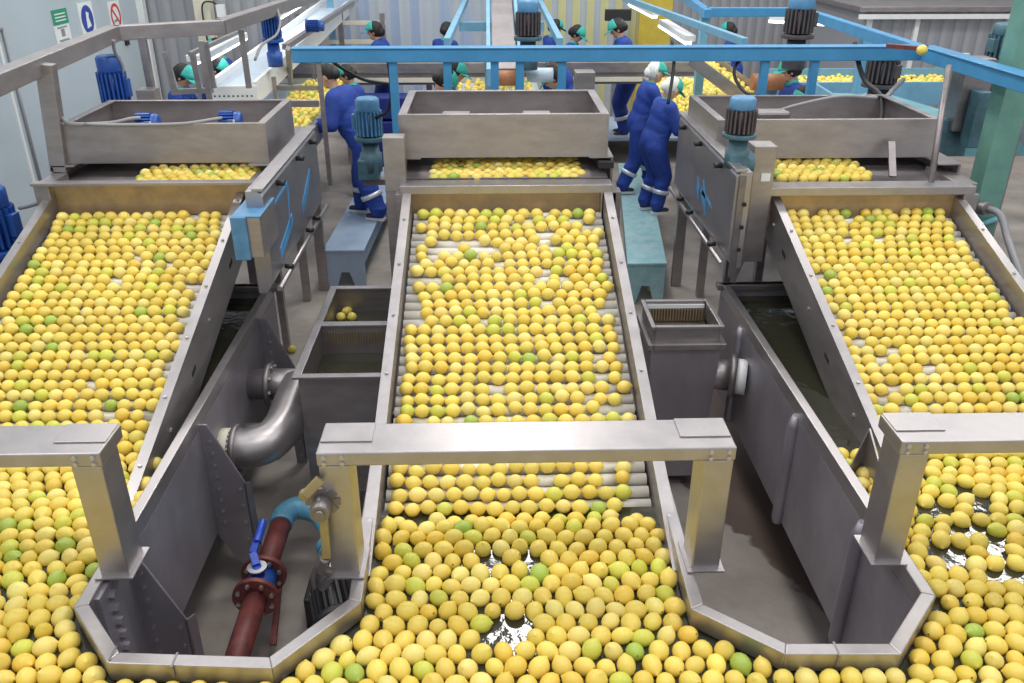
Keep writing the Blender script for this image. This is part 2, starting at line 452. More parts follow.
gantry(-.762, .768, 'bright steel gantry frame crossing the centre lemon lane')
gantry(-3.30, -1.54, 'bright steel gantry frame crossing the left lemon lane', 2.60)
gantry(1.385, 3.40, 'bright steel gantry frame crossing the right lemon lane', 2.60)

# ------------------------------------------------------------------ roller conveyors
SL = math.tan(R(17.3)); PITCHR = .073; RR = .031
LANES = dict(C=dict(x=-.01, hw=.605, y1=5.33, z1=1.83, y0=2.72), R=dict(x=2.39, hw=.575, y1=5.50, z1=1.76, y0=3.18), L=dict(x=-2.41, hw=.585, y1=5.55, z1=1.76, y0=3.16))


def bedz(L, y): return L['z1'] - SL * (L['y1'] - y)


def conveyor(key, label):
    L = LANES[key]; x, hw, y0, y1 = L['x'], L['hw'], L['y0'], L['y1']
    t = thing('roller_conveyor', label, 'conveyor', (x, (y0 + y1) / 2, bedz(L, y0) - .3), 'inclined roller conveyors')
    for s in (-1, 1):
        xi = x + s * (hw + .012); xo = x + s * (hw + .064); ye = y0 - .04
        zt0, zt1 = bedz(L, ye) + .105, bedz(L, y1) + .105
        h = .30
        m = MB()
        # outer web, inner lip, top flange
        th = .008
        m.prism([(xo, ye, zt0), (xo, y1, zt1), (xo, y1, zt1 - h), (xo, ye + .35, zt0 - h + .10), (xo, ye, zt0 - .12)], (-s * th, 0, 0))
        m.prism([(xi, ye, zt0), (xi, y1, zt1), (xi, y1, zt1 - .16), (xi, ye, zt0 - .16)], (s * th, 0, 0))
        rail = m.build('side_rail', 'steel', t)
        m = MB().prism([(xi, ye, zt0), (xi, y1, zt1), (xi, y1, zt1 + .006), (xi, ye, zt0 + .006)], (s * .054, 0, 0)); m.build('top_flange', 'bright', rail)
        m = MB()
        for k in range(6):
            y = ye + .25 + k * .42
            bolts(m, [(x + s * (hw + .038), y, bedz(L, y) + .11)], (0, 0, 1), .010, .008)
        for k in range(3):
            y = ye + .6 + k * .8
            bolts(m, [(xo, y, bedz(L, y) - .02)], (s, 0, 0), .012, .008)
        m.build('bolt_row', 'boltm', rail)
        m = MB()
        for y in (ye + 1.0, ye + 1.9):
            z = bedz(L, y) - .06
            m.prism([(xo, y, z), (xo, y + .07, z + .02), (xo, y + .07, z + .05), (xo, y, z + .03)], (s * .002, 0, 0))
        m.build('slot', 'dark', rail)
    n = int((y1 - y0) / (PITCHR * math.cos(math.atan(SL)))); step = PITCHR * math.cos(math.atan(SL))
    L['rows'] = []
    for k in range(n + 1):
        y = y1 - .03 - k * step; z = bedz(L, y) - .034
        MB().cyl((x - hw, y, z - .02), (x + hw, y, z - .02), RR, 12).build('roller', 'roller', t)
        L['rows'].append((y - step / 2, bedz(L, y - step / 2) - .054))
    # pan below the rollers and the back plate under the bar
    m = MB().prism([(x - hw, y0, bedz(L, y0) - .14), (x - hw, y1, bedz(L, y1) - .14), (x - hw, y1, bedz(L, y1) - .15), (x - hw, y0, bedz(L, y0) - .15)], (2 * hw, 0, 0)); m.build('drip_pan', 'steeld', t)
    return t


conveyor('C', 'centre white roller conveyor carrying lemons up between the two floor bays')
conveyor('R', 'right white roller conveyor carrying lemons, left of the green post')
conveyor('L', 'left white roller conveyor carrying lemons, beside the white wall')
# splash plate at the foot of the right conveyor
m = MB().prism([(1.66, 3.05, 1.0), (1.66, 3.38, 1.0), (1.66, 3.38, 1.34), (1.66, 3.05, 1.14)], (.008, 0, 0))
m.prism([(1.52, 3.3, 1.0), (1.66, 3.38, 1.0), (1.66, 3.38, 1.34), (1.56, 3.3, 1.16)], (0, -.008, 0))
tag(m.build('splash_plate', 'bright'), 'small bright steel splash plate at the foot of the right conveyor', 'plate')

# ------------------------------------------------------------------ dryer machines with hopper boxes at the top of each lane
def hopper(x0, y0, x1, y1, z0, z1, label):
    t = thing('feed_hopper', label, 'hopper', ((x0 + x1) / 2, (y0 + y1) / 2, z0), 'open steel feed hoppers')
    m = MB(); th = .012
    m.open_box(x0, y0, x1, y1, z0, z1, th, False); m.build('wall_sheet', 'steel', t, .002)
    m = MB(); r = .055
    for a, b in (((x0, y0), (x1, y0 + .03)), ((x0, y1 - .03), (x1, y1)), ((x0, y0 + .03), (x0 + r, y1 - .03)), ((x1 - r, y0 + .03), (x1, y1 - .03))):
        m.box((a[0], a[1], z1 - .004), (b[0], b[1], z1 + .008))
    m.build('rim', 'steel', t, .002)
    m = MB().box((x0 + .03, y0 + .15, z0 + .02), (x1 - .03, y1 - .03, z0 + .03)); m.build('inner_floor', 'steeld', t)
    return t


# centre
hopper(-.715, 5.60, .66, 6.48, 2.085, 2.36, 'open steel feed hopper above the centre lane with two lid handles')
hopper(-3.02, 5.84, -1.64, 6.70, 2.0, 2.26, 'open steel feed hopper above the left lane with two blue motors')
hopper(1.445, 5.86, 3.0, 6.78, 2.0, 2.26, 'open steel feed hopper above the right lane, black cable inside')


def machine(x0, x1, y0, y1, z0, z1, label, barz, bary, barw, barh=.055):
    t = thing('lemon_dryer', label, 'machine', ((x0 + x1) / 2, (y0 + y1) / 2, z0), 'steel dryer machines above the lanes')
    m = MB(); th = .015
    m.box((x0, y0 + .3, z0), (x0 + th, y1, z1)); m.box((x1 - th, y0 + .3, z0), (x1, y1, z1)); m.box((x0 + th, y1 - th, z0), (x1 - th, y1, z1 - .2))
    m.build('side_plate', 'steeld', t)
    # top deck ledges beside the hopper
    m = MB().box((x0, y0 + .3, z1), (x0 + .16, y1, z1 + .012)); m.box((x1 - .16, y0 + .3, z1), (x1, y1, z1 + .012)); m.build('deck_edge', 'steel', t, .002)
    # lemon deck
    MB().box((x0 + .05, bary + .16, z1 - .10), (x1 - .05, y1 - .02, z1 - .09)).build('lemon_deck', 'steeld', t)
    # front bar
    m = MB().box((x0 + .04, bary, barz), (x1 - .04, bary + barw, barz + barh)); m.build('front_bar', 'bright', t, .004)
    # back plate below the bar down to the rollers
    MB().box((x0 + .1, bary + .06, barz - .22), (x1 - .1, bary + .07, barz)).build('back_plate', 'brown', t)
    for x in (x0 + .06, x1 - .06):
        MB().box((x - .05, bary - .0 + .0, barz - .3), (x + .05, bary + .3, barz + .002)).build('corner_block', 'steel', t, .004)
    for x in (x0 + .35, x1 - .35):
        for y in (y0 + .7, y1 - .1):
            MB().box((x - .03, y - .03, 0), (x + .03, y + .03, z0)).build('leg', 'steel', t, .003)
    return t


mC = machine(-.74, .70, 5.3, 6.9, 1.5, 2.075, 'steel dryer machine at the top of the centre lane', 1.925, 5.30, .14)
mR = machine(1.60, 3.12, 5.4, 7.0, 1.5, 1.985, 'steel dryer machine at the top of the right lane with slanted side housing', 1.872, 5.38, .15)
mL = machine(-3.12, -1.62, 5.5, 7.0, 1.5, 1.985, 'steel dryer machine at the top of the left lane with slanted side housing', 1.945, 5.50, .04, .018)
# centre post
m = MB().box((-.80, 5.38, 1.28), (-.665, 5.50, 2.27)); m.build('post', 'steel', mC, .004)
m = MB().box((-.802, 5.376, 1.925), (-.663, 5.38, 1.93)); m.box((.60, 5.3, .95), (.72, 5.42, 1.93)); m.build('post_joint', 'steeld', mC)
for i, x in enumerate((-.44, .10)):    # lid handles in the centre hopper
    m = MB(); z = 2.27
    m.box((x, 5.70, z), (x + .19, 5.86, z + .07)); m.build('handle_box', 'steeld', mC, .01)
m = MB().box((.60, 5.55, 2.02), (.70, 5.75, 2.06)); m.build('slot_box', 'dark', mC)


def side_housing(t, x, s, y0, y1, label=None):
    """box housing on the outer side of a side machine; s = side it faces"""
    zt, zm, zb = 2.105, 1.86, 1.47
    xi = x - s * .10
    m = MB()
    # cross-section in xz: ledge at top, slanted face, vertical face, tucked bottom
    prof = [(xi, zt), (x - s * .03, zt), (x, zt - .03), (x, zm), (x - s * .0, zb + .08), (x - s * .05, zb), (xi, zb)]
    m.prism([(a, y0, z) for a, z in prof], (0, y1 - y0, 0)); h = m.build('side_housing', 'panel', t, .004)
    m = MB().box((x - s * .06, y0 - .01, zt), (x + s * .01, y1, zt + .018)); m.build('top_ledge', 'bright', h, .003)
    m = MB().cyl((x + s * .03, y0, zb + .03), (x + s * .03, y1, zb + .03), .016); m.build('edge_rail', 'bright', h)
    m = MB()
    for y in (y0 + .35, y0 + .95, y1 - .25):
        m.cyl((x, y, zt - .05), (x + s * .05, y, zt - .05), .018, 8); m.cyl((x + s * .04, y - .03, zt - .05), (x + s * .04, y + .03, zt - .05), .012, 8)
    for y in (y0 + .3, y0 + 1.0, y1 - .4):
        m.cyl((x, y, zb + .06), (x + s * .055, y, zb + .06), .016, 8)
    m.build('latch_knob', 'rubber', h)
    return h


hR = side_housing(mR, 1.40, -1, 5.12, 6.86)
hL = side_housing(mL, -1.43, 1, 4.78, 6.45)
# blue lettering-like swooshes of the maker on the housings
m = MB()
for (y, z, dy, dz) in ((5.75, 1.62, .16, .22), (5.60, 1.72, .36, .05), (5.98, 1.66, .10, .16)):
    m.prism([(1.398, y, z), (1.398, y + dy, z + dz * .4), (1.398, y + dy * .9, z + dz), (1.398, y + dy * .2, z + dz * .5)], (-.0025, 0, 0))
m.build('blue_mark', 'logo', hR)
m = MB()
for (y, z, y2, z2, ww) in ((5.02, 1.60, 5.42, 1.70, .07), (5.34, 1.66, 5.40, 1.92, .08), (5.75, 1.66, 6.1, 1.82, .07), (5.02, 1.95, 5.40, 1.97, .02)):
    m.prism([(-1.43, y, z), (-1.43, y2, z2), (-1.43, y2, z2 + ww), (-1.43, y, z + ww)], (.0025, 0, 0))
m.build('blue_mark', 'logo', hL)
# front end of the right housing: chamfered end and tall post with blue mark
m = MB().prism([(1.42, 5.10, 2.08), (1.51, 5.14, 2.08), (1.53, 5.16, 1.50), (1.47, 5.12, 1.36), (1.42, 5.10, 1.42)], (0, .02, 0)); m.build('end_plate', 'steeld', mR)
m = MB().box((1.565, 5.36, 1.42), (1.715, 5.52, 2.205)); pr = m.build('post', 'steel', mR, .005)
m = MB().prism([(1.545, 5.38, 1.56), (1.545, 5.46, 1.58), (1.545, 5.46, 1.86), (1.545, 5.38, 1.82)], (.021, 0, 0)); m.build('blue_mark', 'logo', pr)
m = MB().box((1.63, 5.352, 1.98), (1.69, 5.361, 2.03)); m.build('label_plate', 'swhite', pr)
m = MB(); bolts(m, [(1.47, 5.115, z) for z in (1.6, 1.75, 1.9)], (-.3, -.7, 0), .015, .01); m.build('bolt_row', 'rubber', mR)
# blue control box at the left machine
t = thing('control_box', 'blue painted control box on the side of the left dryer machine', 'box', (-1.5, 4.75, 1.76))
m = MB().box((-1.57, 4.62, 1.76), (-1.42, 4.98, 2.00)); m.build('box_body', 'steel', t, .005)
m = MB().box((-1.582, 4.60, 1.752), (-1.495, 4.62, 2.008)); m.box((-1.58, 4.615, 2.0), (-1.415, 4.985, 2.01)); m.build('front_cover', 'motorl', t, .006)
# front frame of left machine: thin bar with oval slot
m = MB().box((-3.10, 5.45, 1.95), (-1.66, 5.52, 1.972)); m.box((-1.66, 5.30, 1.82), (-1.50, 5.85, 1.972)); m.build('front_frame', 'steel', mL, .004)
m = MB().box((-1.645, 5.296, 1.885), (-1.545, 5.300, 1.925)); m.build('oval_slot', 'dark', mL)
# right machine corner bits: slotted corner block and tray
m = MB().box((2.98, 5.45, 1.86), (3.12, 5.9, 1.93)); m.build('slotted_corner', 'steel', mR, .004)
m = MB().bar((2.62, 5.62, 1.93), (2.66, 5.82, 2.12), .045, .02); m.build('brace', 'steeld', mR)

# ------------------------------------------------------------------ motors
def motor(p, r, h, body, cap, label, cat='motor', gear=None, box_side=None, axis=(0, 0, 1), group='electric motors', flange=True):
    p = Vector(p); ax = Vector(axis).normalized(); t = thing('electric_motor', label, cat, p, group)
    u = ax.cross(Vector((0, 1, 0)));
    if u.length < .1: u = ax.cross(Vector((1, 0, 0)))
    u.normalize(); v = ax.cross(u)
    m = MB().cyl(p + ax * h * .12, p + ax * h * .72, r * .88, 20)
    for k in range(20):
        a = 2 * math.pi * k / 20; d = u * math.cos(a) + v * math.sin(a)
        m.bar(p + ax * h * .14 + d * r * .9, p + ax * h * .70 + d * r * .9, .012 * r / .08, .05 * r / .08, d)
    m.build('motor_body', body, t)
    m = MB().tube([p + ax * h * .70, p + ax * h * .72, p + ax * h * .95, p + ax * h], [r * 1.0, r * 1.03, r * 1.03, r * .86], 22); m.build('fan_cover', cap, t)
    if flange: MB().cyl(p, p + ax * h * .1, r * 1.35, 22).build('flange', body if gear is None else gear, t, .003)
    if box_side is not None:
        d = Vector(box_side).normalized(); c = p + ax * h * .45 + d * r * 1.15; e = r * .42
        w_ = MB().bar(c - ax * h * .17, c + ax * h * .17, e * 1.6, e * 1.4, d); w_.build('terminal_box', body, t, .006)
    if gear:
        MB().tube([p - ax * h * .02, p - ax * h * .3, p - ax * h * .32, p - ax * h * .75], [r * .75, r * .8, r * 1.0, r * .95], 16).build('gearbox', gear, t)
    return t


q_ = U(370, 150, Y=8.0)
t = motor(U(370, 140, Y=7.6), .10, .37, 'motorl', 'motorl', 'light blue motor on a green gearbox behind the centre post', gear='motorg', box_side=(-1, 0, 0))
c = U(370, 178, Y=7.6); MB().box((c.x - .09, c.y - .09, c.z), (c.x + .09, c.y + .09, c.z + .18)).build('gear_foot', 'motorg', t, .01)
MB().box((c.x - .05, c.y - .06, c.z - .05), (-.70, c.y + .06, c.z)).build('support_arm', 'steeld', t)
MB().box((-.80, c.y - .06, 0), (-.70, c.y + .06, c.z)).build('support_leg', 'steeld', t)
t = motor(U(739, 137, Y=5.36), .079, .25, 'motord', 'motorl', 'dark motor with pale blue fan cover beside the right hopper', gear='motorg')
c = U(738, 163, Y=5.36); m = MB().cyl((c.x - .07, c.y, c.z), (c.x + .09, c.y, c.z), .075, 16); m.cyl((c.x, c.y - .08, c.z + .01), (c.x, c.y + .05, c.z + .01), .06, 12); m.build('gear_housing', 'motorg', t, .004)
t = motor(U(117, 104, Y=7.5) - Vector((0, 0, .04)), .098, .44, 'motorb', 'motorb', 'tall blue upright motor in front of the white wall', box_side=(1, 0, -.2))
m = MB().box((-3.42, 7.38, 0), (-3.16, 7.64, 2.03)); m.build('pedestal', 'steeld', t, .01)
m = MB().box((-3.13, 7.5, 2.0), (-2.98, 7.66, 2.2)); m.build('bracket_plate', 'steel', t, .004)
t = motor(U(2, 253, Y=6.0), .13, .50, 'motorb', 'motorb', 'blue upright pump motor at the left edge beside the left lane', box_side=(1, -.1, 0), gear='motorb')
for i, (x, y, lb) in enumerate(((145, 120, 'small blue motor in the left part of the left hopper'), (228, 118, 'small blue motor in the right part of the left hopper'))):
    c = U(x, y, Y=6.05)
    t = motor(c + Vector((-.08, 0, -.03)), .066, .17, 'motorb', 'motorb', lb, axis=(1, .1, 0), group='small motors in the left hopper', flange=False)
    MB().box((c.x - .05, c.y - .045, c.z - .10), (c.x + .07, c.y + .045, c.z - .07)).build('mount', 'steeld', t)
    MB().box((c.x + .01, c.y - .056, c.z - .035), (c.x + .06, c.y - .053, c.z + .0)).build('name_plate', 'swhite', t)
# hoses on the left hopper
m = MB().tube(curve_pts([U(62, 118, Y=5.86), U(72, 124, Y=5.82), U(110, 123, Y=5.9), U(130, 119, Y=5.95), U(140, 118, Y=6.0)]), .014, 8)
m.tube(curve_pts([U(85, 124, Y=5.82), U(120, 125, Y=5.83), U(180, 124, Y=5.83), U(210, 120, Y=5.9), U(222, 118, Y=6.0)]), .012, 8)
tag(m.build('power_hose', 'hose'), 'grey ribbed hoses lying along the left hopper rim', 'hose')
m = MB().tube(curve_pts([U(20, 208, Y=5.9), U(32, 205, Y=5.8), U(45, 200, Y=5.65), U(52, 190, Y=5.55)]), .015, 8)
tag(m.build('power_hose', 'hose'), 'short grey hose from the pump motor to the left machine', 'hose')
m = MB().tube(curve_pts([(3.0 - .25, 6.5, 2.31), (2.7, 6.3, 2.33), (2.4, 6.2, 2.36), (2.1, 6.2, 2.30), (1.95, 6.3, 2.22)]), .012, 8)
tag(m.build('power_cable', 'hose'), 'grey cable arching inside the right hopper', 'cable')
t = thing('hopper_block', 'low steel block inside the right hopper', 'box', (2.0, 6.25, 2.03))
c = U(772, 110, Y=6.2); MB().box((c.x - .12, c.y - .07, c.z - .12), (c.x + .12, c.y + .07, c.z + .0)).build('housing', 'steeld', t, .02)

# ------------------------------------------------------------------ bins and pipes in the bays
t = thing('double_bin', 'long open steel water bin of two compartments beside the centre lane', 'bin', (-.98, 4.95, 0))
x0, x1 = -1.235, -.735
z1 = 1.15
m = MB(); m.open_box(x0, 4.30, x1, 4.98, .35, z1, .014); m.build('near_compartment', 'steel', t)
m = MB(); m.open_box(x0, 4.985, x1, 5.60, .60, z1, .014); m.build('far_compartment', 'steel', t)
m = MB()
for a, b in (((x0 - .03, 4.27), (x1, 4.315)), ((x0 - .03, 4.96), (x1, 5.02)), ((x0 - .03, 5.57), (x1, 5.62)), ((x0 - .03, 4.315), (x0 + .02, 4.96)), ((x0 - .03, 5.02), (x0 + .02, 5.57))):
    m.box((*a, z1), (*b, z1 + .018))
m.build('rim', 'bright', t, .003)
m = MB()
for k in range(24): m.box((x0 + .06 + k * .018, 4.955, z1 - .12), (x0 + .066 + k * .018, 4.962, z1 - .03))
m.build('comb_grille', 'brown', t)
MB().box((x0 + .015, 4.315, .95), (x1 - .015, 4.965, .96)).build('water', 'water', t)
MB().box((x0 + .015, 5.0, .98), (x1 - .015, 5.585, .985)).build('water', 'water', t)
for y in (4.34, 5.5):
    for x in (x0 + .03, x1 - .03): MB().box((x - .025, y - .025, 0), (x + .025, y + .025, .6 if y > 5 else .35)).build('leg', 'steel', t)
# right drain hopper
t = thing('drain_box', 'tall narrow steel drain box with grille in the right bay', 'bin', (1.08, 4.9, 0))
m = MB()


def frustum(mb, a, b, z0, z1_, th=0):
    (ax0, ay0, ax1, ay1), (bx0, by0, bx1, by1) = a, b
    vs = [(ax0, ay0, z0), (ax1, ay0, z0), (ax1, ay1, z0), (ax0, ay1, z0), (bx0, by0, z1_), (bx1, by0, z1_), (bx1, by1, z1_), (bx0, by1, z1_)]
    mb.add(vs, [(0, 1, 5, 4), (1, 2, 6, 5), (2, 3, 7, 6), (3, 0, 4, 7), (3, 2, 1, 0)])


frustum(m, (.90, 4.76, 1.27, 5.08), (.87, 4.70, 1.31, 5.12), .10, 1.12); m.build('body', 'tank', t)
m = MB(); m.open_box(.845, 4.68, 1.335, 5.14, 1.10, 1.14, .035, False); m.open_box(.875, 4.715, 1.30, 5.11, 1.14, 1.24, .012, False); m.build('collar', 'steel', t, .004)
m = MB(); m.open_box(.86, 4.70, 1.315, 5.125, 1.235, 1.255, .03, False); m.build('rim', 'bright', t, .004)
m = MB().box((.89, 4.73, 1.10), (1.29, 5.10, 1.105)); m.build('inner_floor', 'bin', t)
m = MB()
for k in range(20): m.box((.90 + k * .019, 5.07, 1.12), (.907 + k * .019, 5.09, 1.20))
m.build('comb_grille', 'brown', t)
m = MB(); m.box((.90, 5.085, 1.205), (1.28, 5.095, 1.23)); m.build('white_strip', 'swhite', t)
m = MB(); m.tube([(1.07 + .11 * math.cos(a), 4.752 - .0 + .0, .62 + .11 * math.sin(a)) for a in np.linspace(0, 2 * math.pi, 25)], .006, 6, False); m.build('round_weld', 'steeld', t)
t = thing('drain_pipe', 'short steel pipe with white flange between drain box and right tank wall', 'pipe', (1.39, 4.75, .75))
m = MB().cyl((1.24, 4.84, .86), (1.43, 4.78, .86), .10, 24); m.build('pipe', 'steel', t)
MB().cyl((1.41, 4.79, .86), (1.45, 4.778, .86), .14, 24).build('clamp_ring', 'steeld', t)
MB().cyl((1.45, 4.778, .86), (1.51, 4.76, .86), .115, 24).build('sleeve', 'white', t)
# left elbows
t = thing('elbow_pipe', 'large bent steel pipe from the left tank wall to the double bin', 'pipe', (-1.4, 4.2, .7))
m = MB().tube(curve_pts([(-1.60, 4.08, .82), (-1.50, 4.08, .82), (-1.40, 4.13, .83), (-1.35, 4.27, .84), (-1.345, 4.45, .85), (-1.345, 4.72, .86)], 6), .115, 26); m.build('bend', 'bright', t)
MB().cyl((-1.66, 4.08, .82), (-1.585, 4.08, .82), .115, 24).build('sleeve', 'cream', t)
m = MB(); m.cyl((-1.585, 4.08, .82), (-1.555, 4.08, .82), .137, 24); m.cyl((-1.57, 4.0, .70), (-1.57, 4.06, .68), .022, 8); m.build('clamp_ring', 'steeld', t)
t = thing('straight_pipe', 'straight steel pipe with bolted ring behind the bent pipe', 'pipe', (-1.45, 4.72, .75))
MB().cyl((-1.66, 4.75, .86), (-1.22, 4.75, .86), .098, 24).build('pipe', 'bright', t)
m = MB().cyl((-1.55, 4.75, .86), (-1.515, 4.75, .86), .135, 24); b = m.build('ring', 'steeld', t)
m = MB(); bolts(m, [(-1.515, 4.75 + .118 * math.cos(a), .86 + .118 * math.sin(a)) for a in np.linspace(0, 6.28, 9)[:-1]], (1, 0, 0), .012, .012); m.build('bolt_row', 'boltm', b)
m = MB().cyl((-1.66, 4.45, .70), (-1.45, 4.45, .70), .05, 16); m.cyl((-1.48, 4.45, .70), (-1.44, 4.45, .70), .06, 16)
tag(m.build('pipe_stub', 'boltm'), 'small capped pipe stub between the two large pipes', 'pipe')

# valve pipe in the left bay
t = thing('valve_pipe', 'rusty red pipe with flanged blue lever valve on the left bay floor', 'pipe', (-1.35, 3.4, .3))
A = U(238, 655, Z=.42); B = U(256, 597, Z=.42); C_ = U(264, 574, Z=.42); D = U(282, 522, Z=.42)
m = MB().cyl(A - (B - A) * .4, B, .058, 22); m.build('pipe', 'redpipe', t)
MB().cyl(C_, D, .058, 22).build('pipe', 'redpipe', t)
d = (D - A).normalized()
for P in (B - d * .0, C_ + d * .0):
    f = MB().cyl(P - d * .014, P + d * .014, .118, 26).build('flange', 'redpipe', t, .003)
    bb = MB(); u = d.cross(Vector((0, 0, 1))).normalized(); v = u.cross(d)
    for k in range(8):
        a = k * math.pi / 4 + .3; cc = P + (u * math.cos(a) + v * math.sin(a)) * .09
        bb.cyl(cc - d * .03, cc + d * .03, .012, 6)
    bb.build('bolt_row', 'boltm', f)
mid = (B + C_) / 2
MB().cyl(B, C_, .075, 22).build('valve_body', 'motorb', t)
vb = MB().tube([mid, mid + Vector((0, 0, .10)), mid + Vector((0, 0, .13))], [.035, .035, .022], 14).build('valve_stem', 'lever', t)
MB().cyl(mid + Vector((0, 0, .115)), mid + Vector((0, 0, .125)), .05, 18).build('stem_disc', 'boltm', vb)
ht = mid + Vector((0, 0, .135))
m = MB().bar(ht, ht + Vector((-.03, .06, .03)), .04, .012); m.bar(ht + Vector((-.03, .06, .03)), ht + Vector((-.02, .24, .07)), .036, .014)
m.tube([ht + Vector((-.02, .12, .045)), ht + Vector((-.018, .26, .075))], .022, 10); m.build('lever_handle', 'lever', vb, .003)
E1 = D + d * .02
m = MB().tube(curve_pts([D - d * .03, D + d * .06, D + d * .13 + Vector((.06, 0, 0)), D + d * .13 + Vector((.18, -.02, -.02)), D + d * .06 + Vector((.27, -.07, -.04)), D + Vector((.31, -.12, -.06))], 6), .066, 22); m.build('blue_elbow', 'bluepipe', t)
F0 = D + Vector((.31, -.12, -.06)); fd = Vector((.45, -.75, -.35)).normalized()
m = MB().cyl(F0 - fd * .02, F0 + fd * .015, .105, 24); m.cyl(F0 + fd * .02, F0 + fd * .045, .105, 24); m.build('blue_flange', 'bluepipe', t, .003)
G0 = F0 + fd * .05
MB().tube([G0, G0 + Vector((.05, -.10, -.06)), G0 + Vector((.08, -.22, -.10))], [.07, .075, .09], 18).build('pump_casing', 'rubber', t)
t = motor(U(340, 628, Z=.30) , .10, .36, 'rubber', 'rubber', 'dark navy pump motor lying in the left bay behind the kerb', axis=(U(322, 545, Z=.34) - U(340, 628, Z=.30)).normalized(), gear=None)
m = MB(); P0 = U(316, 590, Z=.2)
m.box((P0.x - .05, P0.y - .1, 0), (P0.x + .05, P0.y + .1, .22)); m.build('pump_foot', 'rubber', t, .01)
m = MB().bar(U(273, 645, Z=.12), U(281, 568, Z=.30), .03, .03)
tag(m.build('support_rod', 'redpipe'), 'thin rusty rod leaning beside the red valve pipe', 'rod')
# linkage on the left leg of the centre gantry
t = thing('lever_linkage', 'yellowish steel lever linkage bolted to the left leg of centre gantry', 'mechanism', (-.78, 2.62, 1.4))
m = MB(); m.bar((-.75, 2.56, 1.68), (-.81, 2.54, 1.62), .036, .02, (0, 1, 0)); m.cyl((-.81, 2.535, 1.62), (-.81, 2.56, 1.62), .022, 16); m.build('upper_arm', 'linkm', t, .004)
m = MB(); m.bar((-.75, 2.54, 1.56), (-.755, 2.53, 1.34), .032, .02, (0, 1, 0)); m.build('lower_arm', 'linkm', t, .004)
m = MB(); m.cyl((-.755, 2.50, 1.565), (-.755, 2.60, 1.565), .035, 18); m.cyl((-.755, 2.49, 1.565), (-.755, 2.53, 1.565), .018, 14); m.build('pivot', 'steeld', t)
m = MB()
for k in range(8):
    a = k * .785; m.bar((-.755, 2.585, 1.565), (-.755 + .065 * math.cos(a), 2.58, 1.565 + .06 * math.sin(a)), .03, .012, (0, 1, 0))
m.build('ratchet_plate', 'steeld', t)
m = MB(); m.tube(curve_pts([(-.76, 2.53, 1.34), (-.79, 2.56, 1.26), (-.76, 2.6, 1.2), (-.82, 2.66, 1.08)]), .02, 8); m.tube(curve_pts([(-.76, 2.58, 1.34), (-.83, 2.62, 1.2), (-.86, 2.7, 1.05)]), .014, 8); m.build('chain', 'steeld', t)
# ------------------------------------------------------------------ benches
def bench(x0, x1, y0, y1, z, mt, label, skew=0):
    t = thing('work_bench', label, 'bench', ((x0 + x1) / 2, (y0 + y1) / 2, 0), 'low painted standing benches')

    def sk(m):
        m.v = [Vector((v.x + skew * (v.y - y0), v.y, v.z)) for v in m.v]; return m
    sk(MB().box((x0, y0, z - .03), (x1, y1, z))).build('top', mt, t, .006)
    xm = (x0 + x1) / 2; w_ = x1 - x0
    for y in (y0 + .01, y1 - .05):
        sk(MB().prism([(x0 + .01, y, 0), (x0 + w_ * .26, y, 0), (xm - w_ * .1, y, z * .45), (xm + w_ * .1, y, z * .45), (x1 - w_ * .26, y, 0), (x1 - .01, y, 0), (x1 - .01, y, z - .03), (x0 + .01, y, z - .03)], (0, .03, 0))).build('end_board', mt, t)
    for x in (x0 + .01, x1 - .03):
        sk(MB().box((x, y0 + .03, z - .16), (x + .02, y1 - .03, z - .03))).build('side_apron', mt, t)
    return t


bench(-1.86, -1.43, 8.30, 11.6, .45, 'bench', 'pale blue grey bench left of the centre hopper under a worker', .03)
bench(1.225, 1.62, 7.85, 11.7, .45, 'bench2', 'teal bench between centre and right machines under two workers', .115)
bench(-1.13, -.86, 8.45, 11.2, .38, 'teal', 'small teal bench end peeking out behind the centre steel post')

# ------------------------------------------------------------------ blue overhead frame
t = thing('overhead_frame', 'bright blue painted steel overhead frame spanning the hall', 'frame', (1, 7.2, 0))
zb = 2.52
m = MB().bar((-1.70, 7.2, zb), (3.46, 7.2, zb), .10, .105); m.box((-1.70, 7.14, zb + .05), (3.46, 7.28, zb + .062)); m.build('cross_beam', 'blue', t, .006)
m = MB().bar((3.44, 7.2, zb), (3.47, 4.6, zb), .10, .105); m.box((3.38, 4.6, zb + .05), (3.52, 7.2, zb + .062)); m.build('side_beam', 'blue', t, .006)
MB().bar((3.42, 7.14, zb + .01), U(802, 12, Z=2.53), .09, .10).build('rear_beam', 'blue', t, .006)
MB().bar(U(802, 12, Z=2.53), U(706, 12, Z=2.53), .09, .10).build('rear_beam', 'blue', t, .006)
MB().bar(U(708, 14, Z=2.53), U(683, -4, Z=2.53), .09, .10).build('rear_beam', 'blue', t, .006)
for (a, b, lab) in (((447, 42), (467, -2), 0), ((560, 42), (538, -2), 0), ((745, 42), (624, -2), 0)):
    MB().bar(U(*a, Z=2.5), U(*b, Z=2.5), .06, .07).build('long_rail', 'pblue', t, .004)
for x, z0 in ((-.90, 0), (-.46, 1.2), (-.075, 1.2), (.13, 1.2), (.475, 1.2), (2.14, 1.2), (2.55, 1.2)):
    MB().box((x - .033, 7.17, z0), (x + .033, 7.23, zb - .05)).build('upright', 'blue', t, .003)
for (x, y) in ((705, 14), (868, 30), (802, 12)):
    c = U(x, y, Z=2.5); MB().box((c.x - .05, c.y - .05, 0), (c.x + .05, c.y + .05, 2.48)).build('upright', 'pblue', t, .003)
tg = thing('green_post', 'thick green painted steel post right of the right lane', 'post', (U(990, 170, Y=6.3).x, 6.3, 0))
gx = U(990, 170, Y=6.3).x
MB().box((gx - .095, 6.2, 0), (gx + .095, 6.38, 4.2)).build('shaft', 'green', tg, .006)
